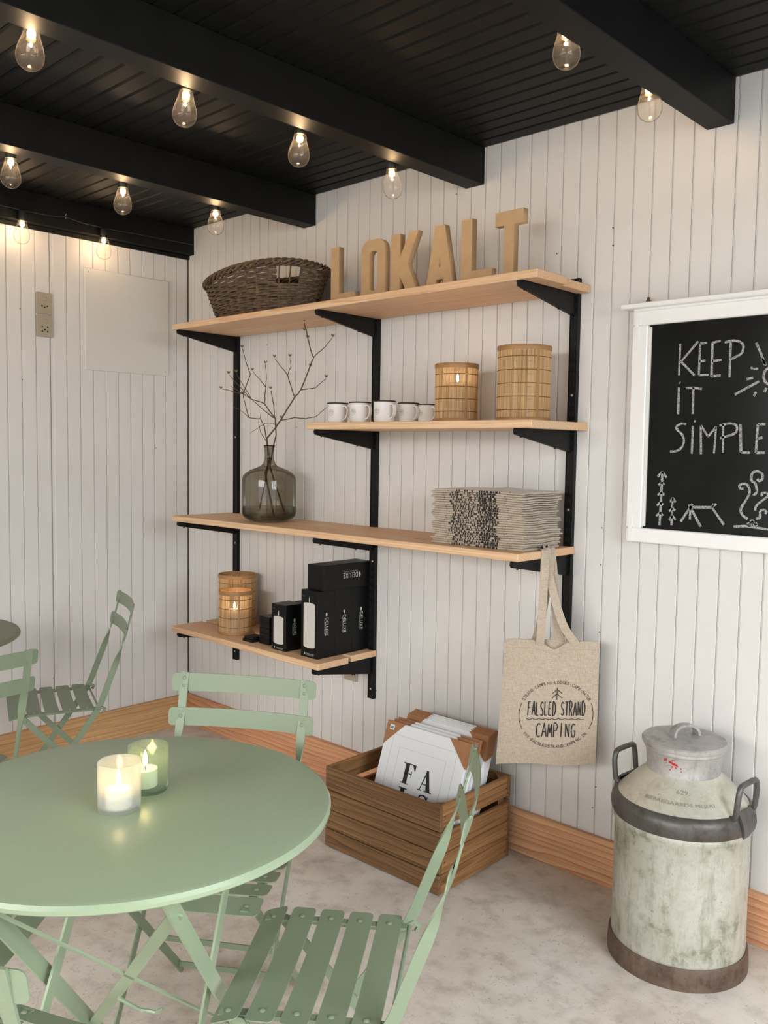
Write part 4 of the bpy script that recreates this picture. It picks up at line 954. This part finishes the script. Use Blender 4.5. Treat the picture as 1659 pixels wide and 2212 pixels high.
# ================================================================== tables
def table(c, z, R, mat, label, phi, legs=True):
    e = empty('bistro_table', (c[0], c[1], 0), 0, label, 'table', 'round green metal bistro tables')
    G().lathe([(.001, z - .0), (R - .012, z), (R - .004, z - .0025), (R, z - .009), (R - .001, z - .016), (R - .006, z - .020), (R - .010, z - .018), (R - .009, z - .006), (.001, z - .005)], 96).build('tabletop', mat, e, True)
    u = Vector((math.cos(phi), math.sin(phi), 0)); v = Vector((-u.y, u.x, 0)); zt = z - .022
    P = lambda l, w, h: u * l + v * w + Vector((0, 0, h))
    dt, db = .28, .32
    A = {}
    for l in (-.169, .177):
        G().strip([P(l, -dt, zt), P(l, db, .004)], v, .034, .005).build('leg', mat, e); A[l] = (P(l, -dt, zt), P(l, db, 0))
    for l in (-.150, .158): G().strip([P(l, dt, zt), P(l, -db, .004)], v, .034, .005).build('leg', mat, e)
    for l0, l1, w in ((-.169, .177, db - .03), (-.150, .158, -db + .03)): G().tube([P(l0, w, .048), P(l1, w, .048)], .006, 8).build('foot_bar', mat, e)
    for w in (-dt, dt): G().cbox(-.19, .19, -.012, .012, zt - .004, zt + .012, .002, Matrix.Translation(v * w) @ Matrix.Rotation(phi, 4, 'Z')).build('top_batten', mat, e)
    a0, a1 = A[.177]; b0, b1 = A[-.169]
    G().strip([a0.lerp(a1, .09), b0.lerp(b1, .80)], a1 - a0, .024, .004).build('diagonal_brace', mat, e)
    G().strip([b0.lerp(b1, .13), a0.lerp(a1, .72)], a1 - a0, .010, .004).build('stay_rod', mat, e)
    G().tube([P(-.03, .02, .335), P(.0, .05, .295), P(.03, .06, .285), P(.05, .05, .30)], .004, 6).build('latch_hook', mat, e)
    return e
TC = (2.304, -1.693)
table(TC, .742, .386, M_green, 'round sage green metal table holding the two candle glasses', math.radians(36.73))
table((.47, -1.50), .742, .386, M_green_dark, 'round olive metal table cut off by the picture edge', math.radians(10))

# ================================================================== folding chairs
def make_chair():
    e = empty('folding_chair')
    HB, YB, ZTOP, HL = .1975, -.244, .813, .190
    rv = G().lathe([(.0058, 0), (.0055, .0012), (.0036, .0026), (.001, .0032)], 10).mesh('rivet', M_green_chair, True)
    for i in range(5):
        y = .162 - .0616 * i; g = G(); w = .0495; vs = []; xs = [-HL + t for t in (0, .0008, .003, .006, .011)] + [-HL + .011 + (2 * HL - .022) * k / 12 for k in range(1, 12)] + [HL - t for t in (.011, .006, .003, .0008, 0)]; n = len(xs) - 1
        tilt = (.30 if i == 0 else .0); zc = .4325 - (.006 if i == 0 else 0)
        for k in range(n + 1):
            x = xs[k]; sag = -.007 * (1 - (x / HL) ** 2); q_ = min(1, max(0, abs(x) - HL + .011) / .011); edge = 1 - .36 * (1 - math.sqrt(1 - q_ * q_))
            for dy, dz in ((-w / 2 * edge, -.0022), (w / 2 * edge, -.0022), (w / 2 * edge, 0), (-w / 2 * edge, 0)):
                vs.append((x, y + dy, zc + sag + dz - tilt * dy))
        fs = [(k * 4 + j, k * 4 + (j + 1) % 4, k * 4 + 4 + (j + 1) % 4, k * 4 + 4 + j) for k in range(n) for j in range(4)] + [(3, 2, 1, 0), tuple(n * 4 + j for j in range(4))]
        g.add(vs, fs); sl = g.build('seat_slat', M_green_chair, e, True)
        for s in (-1, 1):
            o = link('rivet', rv, sl); o.location = (s * .158, y, zc - .0018)
    for s in (-1, 1):
        G().strip([(s * .158, .178, .4185), (s * .158, .10, .4235), (s * .158, -.122, .4235)], Vector((1, 0, 0)), .018, .008).build('seat_rail', M_green_chair, e)
        path = [(-.256, .815), (-.246, .775), (-.232, .722), (-.218, .680), (-.204, .640), (-.190, .598), (-.172, .550), (-.153, .500), (-.134, .450), (-.112, .410), (-.060, .335), (.06, .168), (.178, .002)]
        fine = []
        for i in range(len(path) - 1):
            q = [Vector(path[max(0, min(len(path) - 1, i + k))]) for k in (-1, 0, 1, 2)]
            for k in range(5):
                t = k / 5; w_ = .5 * ((2 * q[1]) + (q[2] - q[0]) * t + (2 * q[0] - 5 * q[1] + 4 * q[2] - q[3]) * t * t + (3 * q[1] - q[0] - 3 * q[2] + q[3]) * t ** 3); fine.append((w_.x, w_.y))
        path = fine + [path[-1]]
        P = [(s * (.172 - .006 * min(1, max(0, (z - .45) / .2))), y, z) for y, z in path]; wds = []
        for i, (y, z) in enumerate(path):
            a = (lambda q: q * q * (3 - 2 * q))(min(1, max(0, (.690 - z) / .13))) * math.pi / 2
            j = min(i + 1, len(path) - 1); k = max(i - 1, 0); t = Vector((0, path[j][0] - path[k][0], path[j][1] - path[k][1])).normalized(); nn = Vector((0, t.z, -t.y))
            wds.append(Vector((1, 0, 0)) * math.cos(a) + nn * math.sin(a))
        G().strip(P, wds, .0225, .0042).build('side_bar', M_green_chair, e, True)
        G().strip([(s * .166, .140, .4155), (s * .166, .120, .392), (s * .166, -.235, .002)], Vector((0, 1, .8)), .022, .0042).build('leg', M_green_chair, e)
        lp = G().lathe([(.012, -.0025), (.012, .0025)], 14).build('pivot_cap', M_green_chair, e); lp.location = (s * .170, .138, .412); lp.rotation_euler = (0, math.radians(90), 0)
        clip = G().tube([(s * .172, -.122, .424), (s * .172, -.134, .432), (s * .172, -.146, .424), (s * .172, -.140, .412)], .006, 6).build('clip', M_green_chair, e, True)
    G().tube([(-.178, -.126, .4235), (.178, -.126, .4235)], .0042, 8).build('pivot_rod', M_green_chair, e, True)
    G().strip([(-.170, .160, .030), (.170, .160, .030)], Vector((0, 0, 1)), .014, .004).build('foot_bar', M_green_chair, e)
    G().strip([(-.164, -.205, .036), (.164, -.205, .036)], Vector((0, 0, 1)), .014, .004).build('foot_bar', M_green_chair, e)
    G().strip([(-.164, -.070, .186), (.164, -.070, .186)], Vector((0, 0, 1)), .014, .004).build('stretcher', M_green_chair, e)
    for yb, zt, rz in ((YB, ZTOP, ((-.013,), (-.033,))), (-.220, .727, ((-.023,),))):
        h = .046; vs = []; xs = [-HB + t for t in (0, .0008, .003, .006, .011)] + [-HB + .011 + (2 * HB - .022) * k / 16 for k in range(1, 16)] + [HB - t for t in (.011, .006, .003, .0008, 0)]; n = len(xs) - 1
        for k in range(n + 1):
            x = xs[k]; bul = -.020 * (1 - (x / HB) ** 2); edge = min(1, max(0, abs(x) - HB + .011) / .011); cut = .010 * (1 - math.sqrt(max(0, 1 - edge * edge)))
            for z0, t in ((-h + cut, .0), (-cut, .0), (-cut, -.0025), (-h + cut, -.0025)):
                vs.append((x, yb + bul + t - .30 * (z0 + h / 2) * .6 + .0015, zt + z0))
        g = G(); g.add(vs, [(k * 4 + j, k * 4 + (j + 1) % 4, k * 4 + 4 + (j + 1) % 4, k * 4 + 4 + j) for k in range(n) for j in range(4)] + [(3, 2, 1, 0), tuple(n * 4 + j for j in range(4))])
        bs_ = g.build('back_slat', M_green_chair, e, True)
        for s in (-1, 1):
            for (dz,) in rz:
                o = link('rivet', rv, bs_); o.location = (s * .166, yb - .020 * (1 - (.166 / HB) ** 2) + .0012 - .18 * (dz + h / 2), zt + dz); o.rotation_euler = (math.radians(-90), 0, 0)
    return e
ch0 = make_chair()
chairs = [((2.599, -1.425), 125.95, 'green folding chair in front with its slatted seat toward the milk can'), ((2.081, -1.355), 212.5, 'green folding chair behind the table, backrest facing the viewer'),
          ((.563, -.970), 158.26, 'green folding chair standing by the corner wall, seen from its side'), ((1.023, -1.579), 90, 'green folding chair at the picture edge seen from behind its backrest'),
          ((1.971, -1.960), 308.75, 'green folding chair mostly hidden left of the near table'), ((2.525, -1.980), 25.5, 'nearest green folding chair, only a seat slat and backrest corner showing')]
for i, (p, a, lb) in enumerate(chairs):
    e = ch0 if i == 0 else copy_tree(ch0)
    e.location = (p[0], p[1], 0); e.rotation_euler = (0, 0, math.radians(a)); tag(e, lb, 'chair', 'green folding bistro chairs')

# ================================================================== candle glasses on the table
def votive(x, y, mat, R, H, lb, cl, off):
    e = empty('candle_glass', (x, y, .742), 0, lb, 'candle glass', 'candle glasses on the table')
    G().lathe([(.001, .0), (R - .004, .0), (R - .001, .003), (R, .010), (R, H - .001), (R - .001, H), (R - .0022, H - .001), (R - .0026, .012), (R - .006, .008), (.001, .007)], 48).build('glass', mat, e, True)
    c = empty('candle', (x + off[0], y + off[1], .7495), 0, cl, 'candle', 'white candles in glasses')
    hc = .034
    G().lathe([(.001, 0), (.0225, 0), (.024, .002), (.0235, hc), (.021, hc - .001), (.001, hc - .003)], 32).build('wax', M_candle, c, True)
    G().tube([(0, 0, hc - .004), (.001, 0, hc + .007)], .0009, 6).build('wick', M_ink, c)
    G().lathe([(.0005, hc + .005), (.0042, hc + .011), (.0050, hc + .017), (.0034, hc + .027), (.0006, hc + .036)], 14).build('flame', M_flame, c, True)
    l = bpy.data.lights.new('candle_light', 'POINT'); l.energy = .12; l.color = (1, .66, .32); l.shadow_soft_size = .007
    lo = bpy.data.objects.new('candle_light', l); COL.objects.link(lo); lo.parent = c; lo.location = (0, 0, hc + .021)
votive(2.328, -1.724, M_votive_a, .0390, .092, 'frosted candle glass nearest the table edge', 'white candle burning in the frosted glass', (.003, -.003))
votive(2.284, -1.636, M_votive_b, .0385, .090, 'clear green tinted candle glass behind the frosted one', 'white candle burning in the green tinted glass', (-.008, -.002))

# ================================================================== festoon lights under the beams
gp = [(r * 1.08, z * 1.06) for r, z in [(.0165, -.0005), (.0172, -.004), (.0178, -.010), (.0205, -.022), (.0255, -.036), (.0292, -.050), (.0300, -.060), (.0285, -.071), (.0230, -.081), (.0145, -.0875), (.005, -.0905), (.0005, -.091)]]
def make_bulb():
    e = empty('festoon_bulb')
    G().lathe([(.001, 0), (.013, 0), (.0165, -.003), (.0172, -.018), (.0178, -.040), (.0165, -.043), (.001, -.043)], 24).build('socket', M_socket, e, True)
    b = G().lathe([(r, z - .041) for r, z in gp], 28).build('glass_bulb', M_glass_bulb, e, True)
    G().lathe([(.0005, -.046), (.0085, -.047), (.0100, -.053), (.0085, -.061), (.0005, -.066)], 16).build('filament', M_bulb_glow, b, True)
    G().tube([(0, 0, -.062), (0, 0, -.126)], .0011, 6).build('glass_stem', M_glass_bulb, b, True)
    return e
b0 = make_bulb(); first = True
strings = [(1.722, [-.372, -.765, -1.165, -1.585, -2.0, -2.4], [2.382, 2.392, 2.398, 2.412, 2.41, 2.40], 'the second beam from the chalkboard'), (.842, [-.442, -.845, -1.252, -1.66, -2.06], [2.386, 2.386, 2.390, 2.39, 2.39], 'the beam nearest the basket'), (.076, [-.497, -.868, -1.28], [2.386, 2.388, 2.39], 'the corner beam'), (2.612, [-.327, -.735, -1.30, -1.70], [2.430, 2.438, 2.42, 2.42], 'the beam above the chalkboard')]
ordn = ['first', 'second', 'third', 'fourth', 'fifth', 'sixth']
for si, (x, ys, zs, nm) in enumerate(strings):
    pts = [(x, -.02, zs[0] + .012)]
    for k, (y, z) in enumerate(zip(ys, zs)):
        y2 = ys[k + 1] if k + 1 < len(ys) else y - .4; z2 = zs[k + 1] if k + 1 < len(zs) else z
        pts += [(x, y + .03, z + .004), (x, y, z + .001), (x, y - .03, z + .004), (x + .004, (y + y2) / 2 + .08, (z + z2) / 2 + .004), (x + .008, (y + y2) / 2, (z + z2) / 2 + .012), (x + .004, (y + y2) / 2 - .08, (z + z2) / 2 + .004)]
    ce_ = empty('light_cable', (x, ys[0], zs[0]), 0, 'black cable of the bulb string along ' + nm, 'cable', 'festoon light cables')
    Q = [Vector(p) - Vector((x, ys[0], zs[0])) for p in pts]
    G().tube(Q, .0032, 6).build('cord', M_socket, ce_, True)
    for k in range(len(ys) - 1):
        m_ = Vector((.008, (ys[k] + ys[k + 1]) / 2 - ys[0], (zs[k] + zs[k + 1]) / 2 + .012 - zs[0]))
        G().tube([m_ + Vector((.012, 0, .012)), m_ + Vector((0, 0, .010)), m_ + Vector((-.004, 0, 0)), m_ + Vector((0, 0, -.006)), m_ + Vector((.006, 0, -.004))], .0012, 6).build('cup_hook', M_screw, ce_, True)
    for k, (y, z) in enumerate(zip(ys, zs)):
        e = b0 if first else copy_tree(b0); first = False
        e.location = (x, y, z); e.rotation_euler = (random.uniform(-.10, .10), random.uniform(-.08, .08), random.uniform(0, 6))
        tag(e, '%s glowing bulb from the wall on the string along %s' % (ordn[k], nm), 'light bulb', 'glowing festoon bulbs')
        l = bpy.data.lights.new('bulb_light', 'POINT'); l.energy = .40; l.color = (1, .67, .38); l.shadow_soft_size = .004
        lo = bpy.data.objects.new('bulb_light', l); COL.objects.link(lo); lo.parent = e; lo.location = (0, 0, -.0715)
